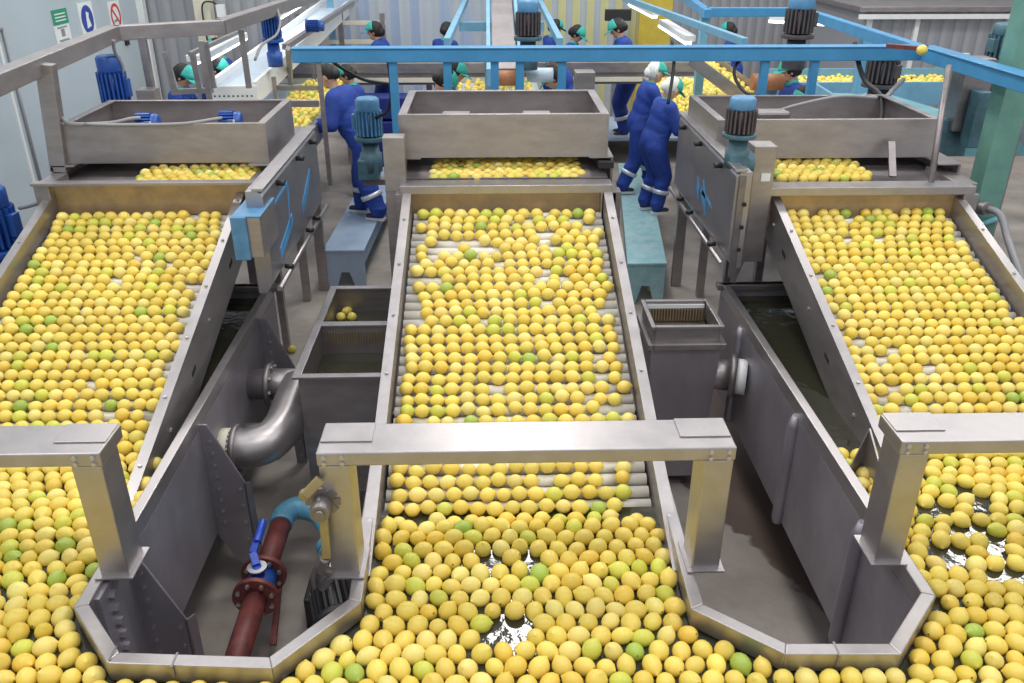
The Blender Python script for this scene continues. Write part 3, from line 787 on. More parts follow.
MB().box((gx - .17, 6.12, 0), (gx + .17, 6.46, .02)).build('base_plate', 'green', tg)
c = U(985, 190, Y=5.84)
t = thing('side_pipework', 'steel conduit and valve pipe fixed to the green post', 'pipe', c)
m = MB().tube(curve_pts([U(983, 207, Y=6.16), U(1000, 215, Y=6.0), U(1008, 240, Y=5.8), U(1020, 275, Y=5.4), U(1040, 330, Y=5.2)], 6), .026, 10); m.build('conduit', 'hose', t)
MB().cyl(U(978, 207, Y=6.2), U(988, 209, Y=6.1), .05, 14).build('clamp', 'steeld', t)
m = MB().tube([U(955, 235, Y=6.1), U(975, 226, Y=6.1), U(1000, 218, Y=6.2)], .022, 10); m.build('blue_tube', 'teal', t)
MB().bar(U(996, 203, Y=6.3), U(1003, 195, Y=6.3), .02, .02).build('red_lever', 'sred', t)
# conduit pole standing on the right bar
m = MB().tube([U(930, 188, Y=5.48), U(949, 66, Y=5.95)], .021, 14); m.cyl(U(928, 189, Y=5.48), U(928, 186, Y=5.48), .045, 14)
tag(m.build('conduit_pole', 'steeld'), 'brownish steel conduit pole rising from the right bar to the blue beam', 'pole')

# teal platform / electrical box near green post
t = thing('switch_box', 'grey electrical switch box on a bracket left of the green post', 'box', (3.3, 6.9, 1.9))
c = U(968, 95, Y=7.1); MB().box((c.x - .12, 7.0, c.z - .28), (c.x + .12, 7.2, c.z + .30)).build('housing', 'steeld', t, .008)
c = U(975, 120, Y=7.0); MB().box((c.x - .10, 6.85, c.z - .2), (c.x + .02, 6.99, c.z + .25)).build('front_cover', 'motorg', t, .01)
c = U(955, 80, Y=7.3); MB().box((c.x - .09, 7.25, c.z - .05), (c.x + .05, 7.28, c.z + .22)).build('notice_sheet', 'cream', t)
t = thing('transfer_platform', 'teal sheet metal transfer platform behind the right hopper', 'platform', (3.7, 8, 0))
MB().prism([(2.95, 7.1, 1.98), (3.9, 7.1, 1.98), (4.0, 9.0, 1.85), (3.3, 9.0, 1.85)], (0, 0, .03)).build('top_sheet', 'teal', t)
MB().bar((2.95, 7.1, 2.03), (3.3, 9.3, 1.92), .03, .10).build('side_lip', 'pblue', t)
MB().box((2.98, 7.06, 1.70), (3.9, 7.10, 2.0)).build('front_sheet', 'motorg', t)
for x in (3.1, 3.75):
    MB().box((x - .05, 7.2, 0), (x + .05, 7.3, 1.98)).build('leg', 'teal', t)

# ------------------------------------------------------------------ left cable tray rail
t = thing('cable_tray', 'long stainless box rail on posts along the white wall', 'rail', (-3.2, 6, 2))
z = 2.64
P = [U(-30, 94, Z=z), U(0, 79, Z=z), U(114, 33, Z=z), U(220, 27, Z=z), U(330, -10, Z=z)]
for i in range(len(P) - 1):
    if i == 0: continue
    a = P[i] if i > 1 else P[0]
    dd = (P[i + 1] - a).normalized()
    MB().bar(a, P[i + 1] + dd * .03, .12, .12).build('box_section', 'steel', t, .006)
c = U(60, 168, Y=5.84); c2 = U(46, 66, Y=5.84)
MB().bar((c.x, 5.84, 1.95), (c2.x, 5.84, z + .02), .11, .08, (0, 1, 0)).build('post', 'steel', t, .005)
c = U(141, 32, Z=z); MB().bar((c.x, c.y, 1.6), (c.x, c.y, z - .04), .06, .06).build('post', 'steel', t, .004)
m = MB().tube(curve_pts([U(113, 40, Y=7.4), U(115, 52, Y=7.45), U(122, 65, Y=7.5), U(124, 78, Y=7.5)]), .014, 8)
tag(m.build('power_cable', 'hose'), 'grey cable hanging from the box rail to the tall blue motor', 'cable')
# thin steel stand around the worker
t = thing('pipe_stand', 'slim stainless tube stand between left hopper and standing worker', 'stand', (-1.5, 7.2, 0))
m = MB().bar((-1.50, 7.2, 1.45), (-1.50, 7.2, 2.46), .035, .035); m.build('upright', 'steel', t)
MB().bar((-2.45, 7.3, 2.12), (-1.55, 7.3, 2.12), .04, .05).build('cross_tube', 'steel', t)
MB().bar((-2.45, 7.3, 2.0), (-2.45, 7.3, 2.62), .04, .04).build('upright', 'steel', t)
m = MB()
for (x, y) in ((170, 80), (197, 85), (209, 60), (243, 60)):
    pass
t2 = thing('lamp_stand', 'stainless frame with uprights behind the left hopper', 'stand', (-3.2, 8.6, 0))
for (a, b) in (((165, 52), (176, 92)), ((192, 52), (200, 90)), ((205, 42), (214, 88)), ((241, 30), (249, 88))):
    p0 = U(*b, Y=8.7); p1 = U(*a, Y=8.7); MB().bar((p0.x, 8.7, p0.z), (p1.x, 8.7, p1.z), .05, .04).build('upright', 'steel', t2)
p0 = U(172, 92, Y=8.7); p1 = U(213, 90, Y=8.7); MB().bar(p0, p1, .05, .05).build('cross_tube', 'steel', t2)
p0 = U(190, 54, Y=8.7); p1 = U(243, 30, Y=11.0); MB().bar(p0, p1, .04, .04).build('top_tube', 'steel', t2)

# ------------------------------------------------------------------ background: sorting tables, belts, lamps
def sorting_table(x0, x1, y0, y1, z, label, leg_x=None):
    t = thing('sorting_table', label, 'sorting table', ((x0 + x1) / 2, (y0 + y1) / 2, 0), 'sorting tables feeding the hoppers')
    MB().box((x0, y0, z - .10), (x1, y1, z)).build('belt_bed', 'belt', t)
    for x in (x0, x1): MB().box((x - .02, y0, z - .16), (x + .02, y1, z + .07)).build('side_board', 'steel', t, .004)
    MB().box((x0 + .02, y0 - .02, z - .12), (x1 - .02, y0, z + .10)).build('end_board', 'steel', t)
    for y in (y0 + .9, y1 - .3):
        for x in (x0 + .03, x1 - .03): MB().box((x - .035, y - .035, 0), (x + .035, y + .035, z - .10)).build('leg', 'steel', t)
    return t


sorting_table(-3.05, -1.98, 7.15, 12.0, 1.50, 'left sorting table heaped with lemons behind the left hopper')
sorting_table(2.0, 3.1, 7.15, 12.0, 1.50, 'right sorting table heaped with lemons beside the two capped workers')
sorting_table(-.55, .55, 7.4, 12.0, 1.50, 'centre sorting table behind the centre hopper under the brown roller')
for x, y in ((-1.88, 8.32), (1.84, 8.34)):
    o = MB().box((x - .05, y - .03, 0), (x + .05, y + .03, 1.5)).build('support_post', 'steel', None, .003)
    tag(o, 'galvanised support post standing on the floor beside the %s bench' % ('pale blue grey' if x < 0 else 'teal'), 'post')
# transverse belt
t = thing('cross_conveyor', 'long grey cross conveyor running the width of the hall behind the tables', 'conveyor', (0, 12.7, 0))
MB().box((-3.4, 12.45, 1.40), (3.3, 13.3, 1.58)).build('bed', 'steeld', t)
MB().box((-3.4, 12.42, 1.56), (3.3, 12.47, 1.70)).build('front_board', 'steel', t, .004)
MB().box((-3.4, 12.40, 1.44), (3.3, 12.44, 1.50)).build('lower_rail', 'cream', t)
MB().box((-3.4, 13.3, 1.56), (3.3, 13.34, 1.66)).build('rear_board', 'steel', t)
for x in (-3.2, -1.0, 1.2, 3.1): MB().box((x - .04, 12.8, 0), (x + .04, 12.9, 1.4)).build('leg', 'steel', t)
# elevated white belt on the left
t = thing('elevated_belt', 'white framed elevated belt conveyor above the left sorting table', 'conveyor', (-2.8, 10, 1.85))
Z0 = 1.92
a0, a1 = U(213, 88, Z=Z0), U(250, 88, Z=Z0)
xl, xr = -3.05, -2.58; ya, yb_ = a0.y, 17
sl = .035
MB().prism([(xl, ya, Z0 - .06), (xl, yb_, Z0 - .06 + sl * 8), (xl, yb_, Z0 - .02 + sl * 8), (xl, ya, Z0 - .02)], (xr - xl, 0, 0)).build('belt', 'belt', t)
for x in (xl, xr): MB().prism([(x - .02, ya, Z0 - .16), (x - .02, yb_, Z0 - .16 + sl * 8), (x - .02, yb_, Z0 + .06 + sl * 8), (x - .02, ya, Z0 + .06)], (.04, 0, 0)).build('side_board', 'white', t)
fp = MB().box((xl - .03, ya - .02, Z0 - .16), (xr + .03, ya, Z0 + .02)).build('end_plate', 'white', t)
m = MB()
for k in range(9): m.cyl((xl + .05 + k * .048, ya - .024, Z0 - .08), (xl + .05 + k * .048, ya - .019, Z0 - .08), .010, 8)
m.build('hole_row', 'dark', fp)
for y in (9.9, 12.2):
    MB().box((xr + .02, y, 1.50), (xr + .06, y + .05, Z0)).build('leg', 'steel', t); MB().box((xl - .06, y, .4), (xl - .02, y + .05, Z0)).build('leg', 'steel', t)
# stainless handrail above it
m = MB().bar(U(285, 47, Z=2.2), U(365, -6, Z=2.2), .07, .06); m.bar(U(288, 48, Z=2.2), U(291, 86, Z=1.6), .05, .05, (0, 1, 0)); m.bar(U(270, 88, Z=1.75), U(318, 88, Z=1.75), .05, .05)
tag(m.build('guard_rail', 'steel'), 'slanting stainless guard rail beside the elevated white belt', 'rail')
# lamps
def strip_lamp(p, q, w, label, hgt=.07):
    p, q = Vector(p), Vector(q); t = thing('strip_lamp', label, 'lamp', p, 'strip lamps over the sorting lines')
    MB().bar(p + Vector((0, 0, hgt / 2)), q + Vector((0, 0, hgt / 2)), w, hgt).build('housing', 'white', t, .01)
    MB().tube([p - Vector((0, 0, .012)), q - Vector((0, 0, .012))], .02, 10).build('lamp_tube', 'lamp', t)
    u = (q - p).cross(Vector((0, 0, 1))).normalized() * w * .35
    MB().tube([p + u - Vector((0, 0, .012)), q + u - Vector((0, 0, .012))], .02, 10).build('lamp_tube', 'lamp', t)


strip_lamp(U(196, 62, Z=2.15), U(240, 38, Z=2.15), .20, 'lit white strip lamp in front of the grey corrugated wall')
strip_lamp(U(274, 18, Z=2.3), U(305, 0, Z=2.3), .18, 'lit strip lamp above the elevated white belt')
strip_lamp(U(632, 4, Z=2.3), U(656, 16, Z=2.3), .12, 'short lit lamp fixed to the long rail behind the two capped workers')
strip_lamp(U(663, 25, Z=2.3), U(690, 42, Z=2.3), .12, 'slotted lit lamp on the long rail nearer the blue cross beam')
strip_lamp(U(770, 20, Z=2.25), U(840, 24, Z=2.25), .12, 'bright horizontal strip lamp under the right blue beams')
# centre incline with brown roller
t = thing('incline_belt', 'pale blue inclined belt with brown end roller behind the centre hopper', 'conveyor', (0.03, 9.2, 1.5))
c = U(505, 78, Y=8.6)
MB().cyl((c.x - .12, c.y, c.z), (c.x + .12, c.y, c.z), .075, 22).build('end_roller', 'orange', t)
MB().prism([(c.x - .12, c.y, c.z + .06), (c.x - .12, 13, c.z + .95), (c.x - .12, 13, c.z + .98), (c.x - .12, c.y, c.z + .09)], (.24, 0, 0)).build('belt', 'steeld', t)
for s in (-1, 1): MB().prism([(c.x + s * .16 - .02, c.y - .1, c.z - .06), (c.x + s * .16 - .02, 13, c.z + .86), (c.x + s * .16 - .02, 13, c.z + 1.02), (c.x + s * .16 - .02, c.y - .1, c.z + .10)], (.04, 0, 0)).build('side_board', 'pblue', t)
for s in (-1, 1): MB().box((c.x + s * .16 - .04, 9.4, 1.5), (c.x + s * .16 + .04, 9.5, 2.2)).build('leg', 'pblue', t)
MB().box((c.x - .5, 10.6, 2.32), (c.x + .5, 10.7, 2.42)).build('cross_bar', 'pblue', t)
# box next to it
c = U(540, 75, Y=8.8); m = MB().cyl((c.x - .13, 8.8, c.z), (c.x + .13, 8.8, c.z), .07, 18)
tag(m.build('pale_roller', 'belt'), 'pale grey end roller right of the brown roller', 'roller')
t = motor(U(528, 40, Y=8.6), .10, .36, 'motord', 'motorl', 'dark motor hanging above the blue cross beam at the centre', gear='motorg')
t = motor(U(797, 38, Y=8.2), .11, .36, 'motord', 'motorl', 'dark motor with pale cap above the right blue beams', gear='motord', box_side=(1, 0, 0))
t = motor(U(885, 55, Y=8.0) - Vector((0, 0, .28)), .12, .34, 'motord', 'motord', 'dark brown motor under the blue beam junction', gear='motord', box_side=(.6, -1, 0))
t = motor(U(273, 42, Y=9.8), .085, .34, 'motorb', 'motorb', 'blue upright motor beside the elevated white belt', gear='motorb')
t = motor(U(306, 26, Y=11.2), .06, .22, 'motorb', 'motorb', 'small blue motor lying on the elevated belt edge', axis=(1, 0, 0))
t = motor(U(415, 140, Y=9.0) - Vector((.0, 0, 1.0)), .1, .3, 'motorg', 'motorg', 'green gear motor low behind the centre machine')
# steel junction box + crates
c = U(584, 85, Y=8.9)
t = thing('junction_box', 'upright steel junction box behind the right corner of the centre hopper', 'box', c)
MB().box((c.x - .10, 8.8, 1.5), (c.x + .10, 9.0, c.z + .14)).build('housing', 'steel', t, .006)
c = U(662, 25, Y=14)
# cables
for pts, lb in ((([U(333, 62, Y=7.3), U(345, 70, Y=7.35), U(365, 80, Y=7.4), U(388, 84, Y=7.4)]), 'black cable sagging beside the left blue upright'),
                (([U(388, 60, Y=7.4), U(391, 90, Y=7.4), U(388, 110, Y=7.45), U(376, 118, Y=7.5)]), 'thin cable dropping to the light blue motor'),
                (([U(672, 40, Y=7.3), U(674, 60, Y=7.2), U(672, 80, Y=7.1), U(668, 104, Y=7.0)]), 'brown cable hanging in front of the two capped workers'),
                (([U(747, 55, Y=7.3), U(736, 65, Y=7.2), U(735, 78, Y=7.1), U(745, 92, Y=6.9), U(757, 96, Y=6.8)]), 'black cable looping down to the right hopper'),
                (([U(855, 42, Y=7.3), U(859, 65, Y=7.2), U(866, 82, Y=7.0), U(880, 95, Y=6.8), U(882, 112, Y=6.6), U(880, 122, Y=6.5)]), 'thick black cable dropping into the right hopper'),
                (([U(903, 80, Y=7.3), U(893, 90, Y=7.0), U(886, 98, Y=6.9)]), 'short grey cable joining the thick black cable'),
                (([U(255, 60, Y=8.8), U(262, 45, Y=9.0), U(276, 35, Y=9.4), U(280, 22, Y=9.6), U(277, 8, Y=9.8)]), 'white tube curving up beside the blue upright motor')):
    tag(MB().tube(curve_pts(pts, 6), .014 if 'thick' not in lb else .02, 8).build('hanging_cable', 'rubber' if 'white' not in lb and 'grey' not in lb else 'hose'), lb, 'cable')

# strip curtains
def curtain(x0, x1, y, z1, ms, label, n):
    t = thing('strip_curtain', label, 'curtain', ((x0 + x1) / 2, y, 0)); w_ = (x1 - x0) / n
    MB().box((x0, y - .03, z1), (x1, y + .03, z1 + .08)).build('hanging_rail', 'steel', t)
    for k in range(n):
        m = MB(); vs = []; fs = []
        for j in range(7):
            a = j / 6; x = x0 + (k + a * 1.06) * w_; yy = y + .015 * math.sin(a * math.pi) + (.03 if k % 2 else 0)
            for zz in (0.1, z1): vs.append((x, yy, zz))
        for j in range(6): fs.append((2 * j, 2 * j + 2, 2 * j + 3, 2 * j + 1))
        m.add(vs, fs, True); o = m.build('strip', ms[k % len(ms)], t)


curtain(-2.75, -.10, 16, 2.9, ['clearb', 'clear', 'clearb', 'clear', 'clear'], 'clear bluish plastic strip curtain behind the left centre workers', 15)
curtain(.62, 2.9, 16.2, 2.9, ['cleary', 'clear'], 'yellowish green striped plastic strip curtain at the back', 18)
c = U(652, 28, Y=15.9); m = MB().box((c.x - .28, 15.6, .2), (c.x + .28, 15.9, 2.7))
tag(m.build('yellow_sheet', 'yel'), 'yellow plastic sheet hanging at the right end of the curtain', 'sheet')
t = thing('door_frame_blue', 'pale blue steel door frame at the back of the hall', 'frame', (.3, 15.8, 0))
for x in (-.1, .6, -2.85, 3.0): MB().box((x - .05, 15.75, 0), (x + .05, 15.85, 3)).build('upright', 'pblue', t)
# stack of white trays and scale far back
c = U(618, 15, Y=15.2); t = thing('weigh_display', 'black screen box on a stand before the yellowish curtain', 'screen', c)
MB().box((c.x - .22, c.y - .05, c.z - .09), (c.x + .22, c.y + .05, c.z + .09)).build('screen', 'rubber', t, .01); MB().box((c.x - .05, c.y - .03, 0), (c.x + .05, c.y + .03, c.z - .09)).build('stand', 'steel', t)
# blue cloth tarps / crates under the cross conveyor
for x0, x1, lb in ((-1.95, -1.25, 'dark blue crate stack below the cross conveyor left of centre'),):
    t = thing('crate_stack', lb, 'crates', ((x0 + x1) / 2, 12.2, 0), 'dark blue crates')
    for k in range(4): MB().box((x0, 12.0, .02 + k * .33), (x1, 12.35, .32 + k * .33)).build('crate', 'crate', t, .02)
# white trays stairs left back
t = thing('tray_rack', 'white and cream tube rack behind the left centre worker', 'rack', (-2.3, 15, 0))
for zz in (1.0, 1.3, 1.65, 1.95): MB().bar((-3.3, 15.2, zz), (-1.85, 15.2, zz), .06, .06).build('shelf_tube', 'cream', t)
for x in (-3.3, -2.6, -1.9): MB().box((x - .04, 15.16, 0), (x + .04, 15.24, 2.1)).build('upright', 'steel', t)

# right far side: trough with lemons, cabinets, roller bed
t = thing('lemon_trough', 'pale blue trough conveyor carrying lemons at the far right', 'conveyor', (5.2, 11.9, 0))
MB().box((3.75, 11.6, 1.25), (7.2, 11.64, 1.55)).build('front_board', 'pblue', t, .004)
MB().box((3.75, 12.3, 1.25), (7.2, 12.34, 1.62)).build('rear_board', 'pblue', t)
MB().box((3.75, 11.64, 1.44), (7.2, 12.3, 1.46)).build('belt', 'rubber', t)
for x in (3.9, 5.4, 7.0): MB().box((x - .04, 11.9, 0), (x + .04, 12.0, 1.4)).build('leg', 'teal', t)
t = thing('steel_cabin', 'grey ribbed metal cabin with white frame at the upper right', 'cabin', (7.2, 14.5, 0))
MB().box((5.75, 14.0, 0), (10.5, 16.2, 2.22)).build('panel_wall', 'corr', t)
MB().box((5.6, 13.85, 2.22), (10.7, 16.3, 2.30)).build('roof_edge', 'steel', t, .01)
MB().box((5.6, 13.83, 2.12), (10.7, 13.87, 2.19)).build('fascia', 'white', t)
for x in (5.80, 6.55, 8.0, 9.4): MB().box((x, 13.94, 0), (x + .07, 14.0, 2.15)).build('frame_post', 'white', t)
t = thing('roller_bed', 'narrow white roller bed in a grey frame at the right edge', 'conveyor', (4.9, 8.0, 0))
ra, rb = Vector((4.55, 6.2, 1.50)), Vector((5.9, 10.6, 1.95))
dd = (rb - ra); px = Vector((.5, -.15, 0))
MB().prism([ra, rb, rb - Vector((0, 0, .22)), ra - Vector((0, 0, .22))], Vector((-.03, 0, 0))).build('side_board', 'steel', t)
for k in range(42):
    p = ra + dd * ((k + .5) / 42); MB().cyl(p, p + Vector((.85, -.20, 0)), .032, 10).build('roller', 'roller', t)
for k in (.15, .6): p = ra + dd * k; MB().box((p.x, p.y - .04, 0), (p.x + .08, p.y + .04, p.z - .1)).build('leg', 'steel', t)
# misc dark machinery right edge: pump by cabin
t = motor(U(1000, 62, Y=9.5), .14, .4, 'motorg', 'motorg', 'dark green motor behind the top of the green post', gear='motorg', box_side=(-1, -.3, 0))
t = thing('red_brick_box', 'small rust coloured bracket lying on the blue side beam', 'bracket', U(903, 46, Z=2.6))
c = U(905, 50, Z=2.59); MB().bar(c + Vector((-.10, .1, .02)), c + Vector((.12, -.1, .02)), .06, .03).build('angle_iron', 'redpipe', t)
# teal beam low at right background: walkway
m = MB().box((3.9, 10.2, .9), (8, 10.5, 1.2)); tag(m.build('teal_guard', 'teal'), 'dark teal guard channel in front of the far lemon trough', 'guard')
m = MB().bar(U(722, 70, Z=1.9), U(760, 105, Z=1.6), .10, .16)

# chute bringing lemons on right (728-760, 60-100)
t = thing('lemon_chute', 'slanted steel chute with lemons behind the right hopper', 'chute', (2.9, 9.5, 1.6))
ca, cb = U(697, 62, Z=2.0), U(748, 100, Z=1.62)
cb = Vector((ca.x + (cb.x - ca.x), cb.y, cb.z))
MB().bar(ca, cb, .5, .03).build('chute_bed', 'steel', t)
n_ = (cb - ca).cross(Vector((0, 0, 1))).normalized() * .25
for s in (-1, 1): MB().bar(ca + n_ * s + Vector((0, 0, .06)), cb + n_ * s + Vector((0, 0, .06)), .02, .14).build('side_board', 'steel', t)
CH = (ca, cb, n_)
# roller brown at right (680-720?) behind: brown roller 765-780,90
c = U(767, 82, Y=9.6); tag(MB().cyl((c.x - .17, 9.6, c.z), (c.x + .17, 9.6, c.z), .09, 20).build('brown_roller', 'orange'), 'brown end roller behind the right hopper', 'roller')
# yellow tops behind the blue beam (far belts with lemons) left as lemon mass

# ------------------------------------------------------------------ signs on the white wall
def sign(px, py, w_, h_, name, label):
    c = U(px, py, X=-5.0); t = thing(name, label, 'sign', (-4.99, c.y, c.z), 'safety signs on the white wall')
    MB().box((-4.998, c.y - w_ / 2, c.z - h_ / 2), (-4.99, c.y + w_ / 2, c.z + h_ / 2)).build('plate', 'swhite', t)
    return t, c


t, c = sign(61, 27, .38, .36, 'safety_sign', 'green and white safety notice nearest the left edge')
MB().box((-4.99, c.y - .19, c.z + .03), (-4.984, c.y + .19, c.z + .19)).build('green_panel', 'sgreen', t)
m = MB()
for k in range(3): m.box((-4.984, c.y - .13, c.z + .065 + k * .035), (-4.982, c.y + .13, c.z + .078 + k * .035))
m.build('writing_lines', 'swhite', t)
m = MB(); m.box((-4.99, c.y - .12, c.z - .15), (-4.986, c.y + .12, c.z - .13)); m.box((-4.99, c.y - .04, c.z - .10), (-4.986, c.y + .04, c.z - .02)); m.box((-4.99, c.y - .12, c.z - .01), (-4.986, c.y + .12, c.z + .005)); m.build('writing_lines', 'sgrey', t)


def disc(mb, c, r, x0, x1, n=28, ri=0):
    P_ = [(x0, c.y + r * math.cos(a), c.z + r * math.sin(a)) for a in np.linspace(0, 2 * math.pi, n + 1)[:-1]]
    if not ri: mb.prism(P_, (x1 - x0, 0, 0))
    else:
        Q_ = [(x0, c.y + ri * math.cos(a), c.z + ri * math.sin(a)) for a in np.linspace(0, 2 * math.pi, n + 1)[:-1]]
        for i in range(n): j = (i + 1) % n; mb.prism([P_[i], P_[j], Q_[j], Q_[i]], (x1 - x0, 0, 0))


t, c = sign(87, 21, .40, .42, 'safety_sign', 'round blue mandatory sign between the other two')
m = MB(); c2 = c + Vector((0, 0, .02)); disc(m, c2, .16, -4.99, -4.985); m.build('blue_disc', 'sblue', t)
m = MB(); m.prism([(-4.985, c2.y - .05, c2.z - .10), (-4.985, c2.y + .07, c2.z - .08), (-4.985, c2.y + .03, c2.z + .02), (-4.985, c2.y + .05, c2.z + .07), (-4.985, c2.y - .02, c2.z + .09), (-4.985, c2.y - .04, c2.z + .0)], (.002, 0, 0)); m.build('white_figure', 'swhite', t)
m = MB().box((-4.99, c.y - .08, c.z - .19), (-4.986, c.y + .08, c.z - .165)); m.build('writing_lines', 'sgrey', t)
t, c = sign(115, 16, .36, .36, 'safety_sign', 'round red prohibition sign with diagonal bar')
m = MB(); disc(m, c, .155, -4.99, -4.985, 28, .12); m.bar((-4.987, c.y - .1, c.z + .1), (-4.987, c.y + .1, c.z - .1), .025, .006, (1, 0, 0)); m.build('red_ring', 'sred', t)
m = MB(); m.bar((-4.988, c.y - .07, c.z - .06), (-4.988, c.y + .07, c.z - .04), .03, .004, (1, 0, 0)); m.build('grey_figure', 'sgrey', t)
c = U(126, 42, X=-5.0); tag(MB().box((-4.999, c.y - .05, c.z - .04), (-4.97, c.y + .05, c.z + .04)).build('wall_socket', 'rubber'), 'small black square box on the white wall under the box rail', 'socket')
m = MB(); c = U(16, 90, X=-5.0); m.tube([(-4.98, c.y, c.z + .6), (-4.98, c.y, c.z - 1.2)], .015, 8); m.bar((-4.98, c.y - .9, c.z + .6), (-4.98, c.y, c.z + .6), .02, .02)
tag(m.build('wall_conduit', 'hose'), 'thin grey conduit running down the white wall', 'conduit')
t = thing('wall_bracket', 'small wired bracket hanging on the cream pillar', 'bracket', U(222, 10, Y=12.6))
c = U(221, 10, Y=12.65); MB().box((c.x - .05, 12.6, c.z - .09), (c.x + .05, 12.69, c.z + .07)).build('box', 'swhite', t); MB().tube(curve_pts([c, c + Vector((-.1, 0, .1)), c + Vector((-.25, 0, .05)), c + Vector((-.25, 0, -.4))]), .012, 6).build('wire', 'rubber', t)

# ------------------------------------------------------------------ lemons
def lemon_profile(r, hl):
    # (z, radius) from stem end to nipple
    return [(-hl * 1.02, .0), (-hl * 1.0, r * .13), (-hl * .93, r * .33), (-hl * .72, r * .68), (-hl * .38, r * .93), (0, r), (hl * .38, r * .93), (hl * .70, r * .70), (hl * .92, r * .36), (hl * 1.02, r * .17), (hl * 1.10, r * .10), (hl * 1.12, 0)]


def lemon_mesh(r, hl, n=14):
    prof = lemon_profile(r, hl); vs = []; fs = []
    for z, q in prof:
        for k in range(n): a = 2 * math.pi * k / n; vs.append((q * math.cos(a), q * math.sin(a), z))
    for i in range(len(prof) - 1):
        for k in range(n): fs.append((i * n + k, i * n + (k + 1) % n, (i + 1) * n + (k + 1) % n, (i + 1) * n + k))
    return np.array(vs), fs


LM = []
for k, (r, hl) in enumerate(((.034, .040), (.036, .040), (.033, .042), (.037, .041), (.035, .037))):
    v, f = lemon_mesh(r, hl, 16); me = bpy.data.meshes.new('lemon'); me.from_pydata(v.tolist(), [], f)
    me.materials.append(M['lemon']); me.materials.append(M['calyx'])
    for i, p in enumerate(me.polygons): p.use_smooth = True; p.material_index = 1 if i < 16 else 0
    bm = bmesh.new(); bm.from_mesh(me); bmesh.ops.remove_doubles(bm, verts=bm.verts, dist=1e-6); bmesh.ops.recalc_face_normals(bm, faces=bm.faces); bm.to_mesh(me); bm.free()
    LM.append(me)
rng = np.random.default_rng(5)
LEM = []    # (pos, axis, r, hl, colour class)


def colour():
    u = rng.random()
    if u < .62: k = 'yellow'; c = (.81, .63, .125)
    elif u < .80: k = 'pale yellow'; c = (.84, .69, .20)
    elif u < .90: k = 'deep golden'; c = (.79, .565, .085)
    elif u < .975: k = 'greenish yellow'; c = (.62, .62, .09)
    else: k = 'green'; c = (.38, .50, .08)
    j = 1 + rng.normal(0, .05)
    return k, tuple(float(np.clip(x * j * (1 + rng.normal(0, .015)), 0, .95)) for x in c)


def put(p, ax, r, hl, far=False): LEM.append((Vector(p), Vector(ax).normalized(), r, hl, colour(), far))


# on the rollers, one row in each gap
noise = rng.random((3, 40, 12))


def gapn(li, i, u):
    j = u * 10; a = int(j); f = j - a; ii = i / 3.0; b = int(ii); g = ii - b; N = noise[li]
    return (N[b, a] * (1 - f) + N[b, a + 1] * f) * (1 - g) + (N[b + 1, a] * (1 - f) + N[b + 1, a + 1] * f) * g


for li, key in enumerate('CRL'):
    L = LANES[key]
    for i, (y, zc) in enumerate(L['rows']):
        x = L['x'] - L['hw'] + .045 + rng.random() * .03
        while x < L['x'] + L['hw'] - .035:
            r = float(np.clip(rng.normal(.0345, .0013), .032, .0365)); hl = r * rng.uniform(1.04, 1.16)
            u = (x - L['x'] + L['hw']) / (2 * L['hw']); g = gapn(li, i, min(.999, u))
            if key == 'C':
                pk = .98 if g > .28 else .6
                if i < 3: pk = .86
                if u < .22 and 2 < i < 11: pk = min(pk, .7)
                if .15 < u < .40 and i in (4, 5): pk = .15
                if u > .82 and i > 12: pk = min(pk, .75)
                if u < .08 and 6 < i < 16: pk = .5
            elif key == 'R':
                pk = .97 if g > .25 else .7
                if u > .94: pk = .6
                if i == 0: pk = .85
            else:
                pk = .985 if g > .2 else .8
                if u > .92: pk = .7
            if bedz(L, y) < ZW + (.0 if key == 'C' else .02): pk = 0
            if rng.random() < pk:
                rrs = RR + r; hgt = math.sqrt(max(1e-6, rrs ** 2 - (PITCHR / 2) ** 2))
                n = Vector((0, -math.sin(math.atan(SL)), math.cos(math.atan(SL))))
                p = Vector((x, y, zc)) + n * (hgt)
                q_ = rng.normal(0, .006 if key == 'C' else .003); p += Vector((0, q_, SL * q_ + abs(q_) * .25))
                put(p, (1, rng.normal(0, .18), rng.normal(0, .15)), r, hl)
                x += hl * 2.02 + .0008
            else: x += .07 * rng.uniform(.5, 1.1)

# floating in the tank: even packing by relaxation
def inside(poly, X, Y):
    c = np.zeros(len(X), bool); n = len(poly)
    for i in range(n):
        x1, y1 = poly[i]; x2, y2 = poly[(i + 1) % n]
        k = ((y1 > Y) != (y2 > Y)) & (X < (x2 - x1) * (Y - y1) / (y2 - y1 + 1e-12) + x1); c ^= k
    return c


def seg(a, b, st=.035):
    a, b = np.array(a), np.array(b); n = max(2, int(np.linalg.norm(b - a) / st)); return [a + (b - a) * t for t in np.linspace(0, 1, n)]


WP = []
LB2 = [tuple(v) for v in offset_poly(LBAY, .05)]; RB2 = [tuple(v) for v in offset_poly(RBAY, .05)]
for P in (LB2, RB2):
    for a, b in zip(P[:-1], P[1:]): WP += seg(a, b)
WP = np.array(WP); WP = WP[(WP[:, 1] < 3.7)]
sp = .0815; pts = []
for i, y in enumerate(np.arange(1.55, 3.75, sp * .866)):
    for x in np.arange(-3.6, 3.6, sp): pts.append((x + (sp / 2 if i % 2 else 0), y))
pts = np.array(pts) + rng.normal(0, .012, (len(pts), 2))
bl = LB2 ; br = RB2


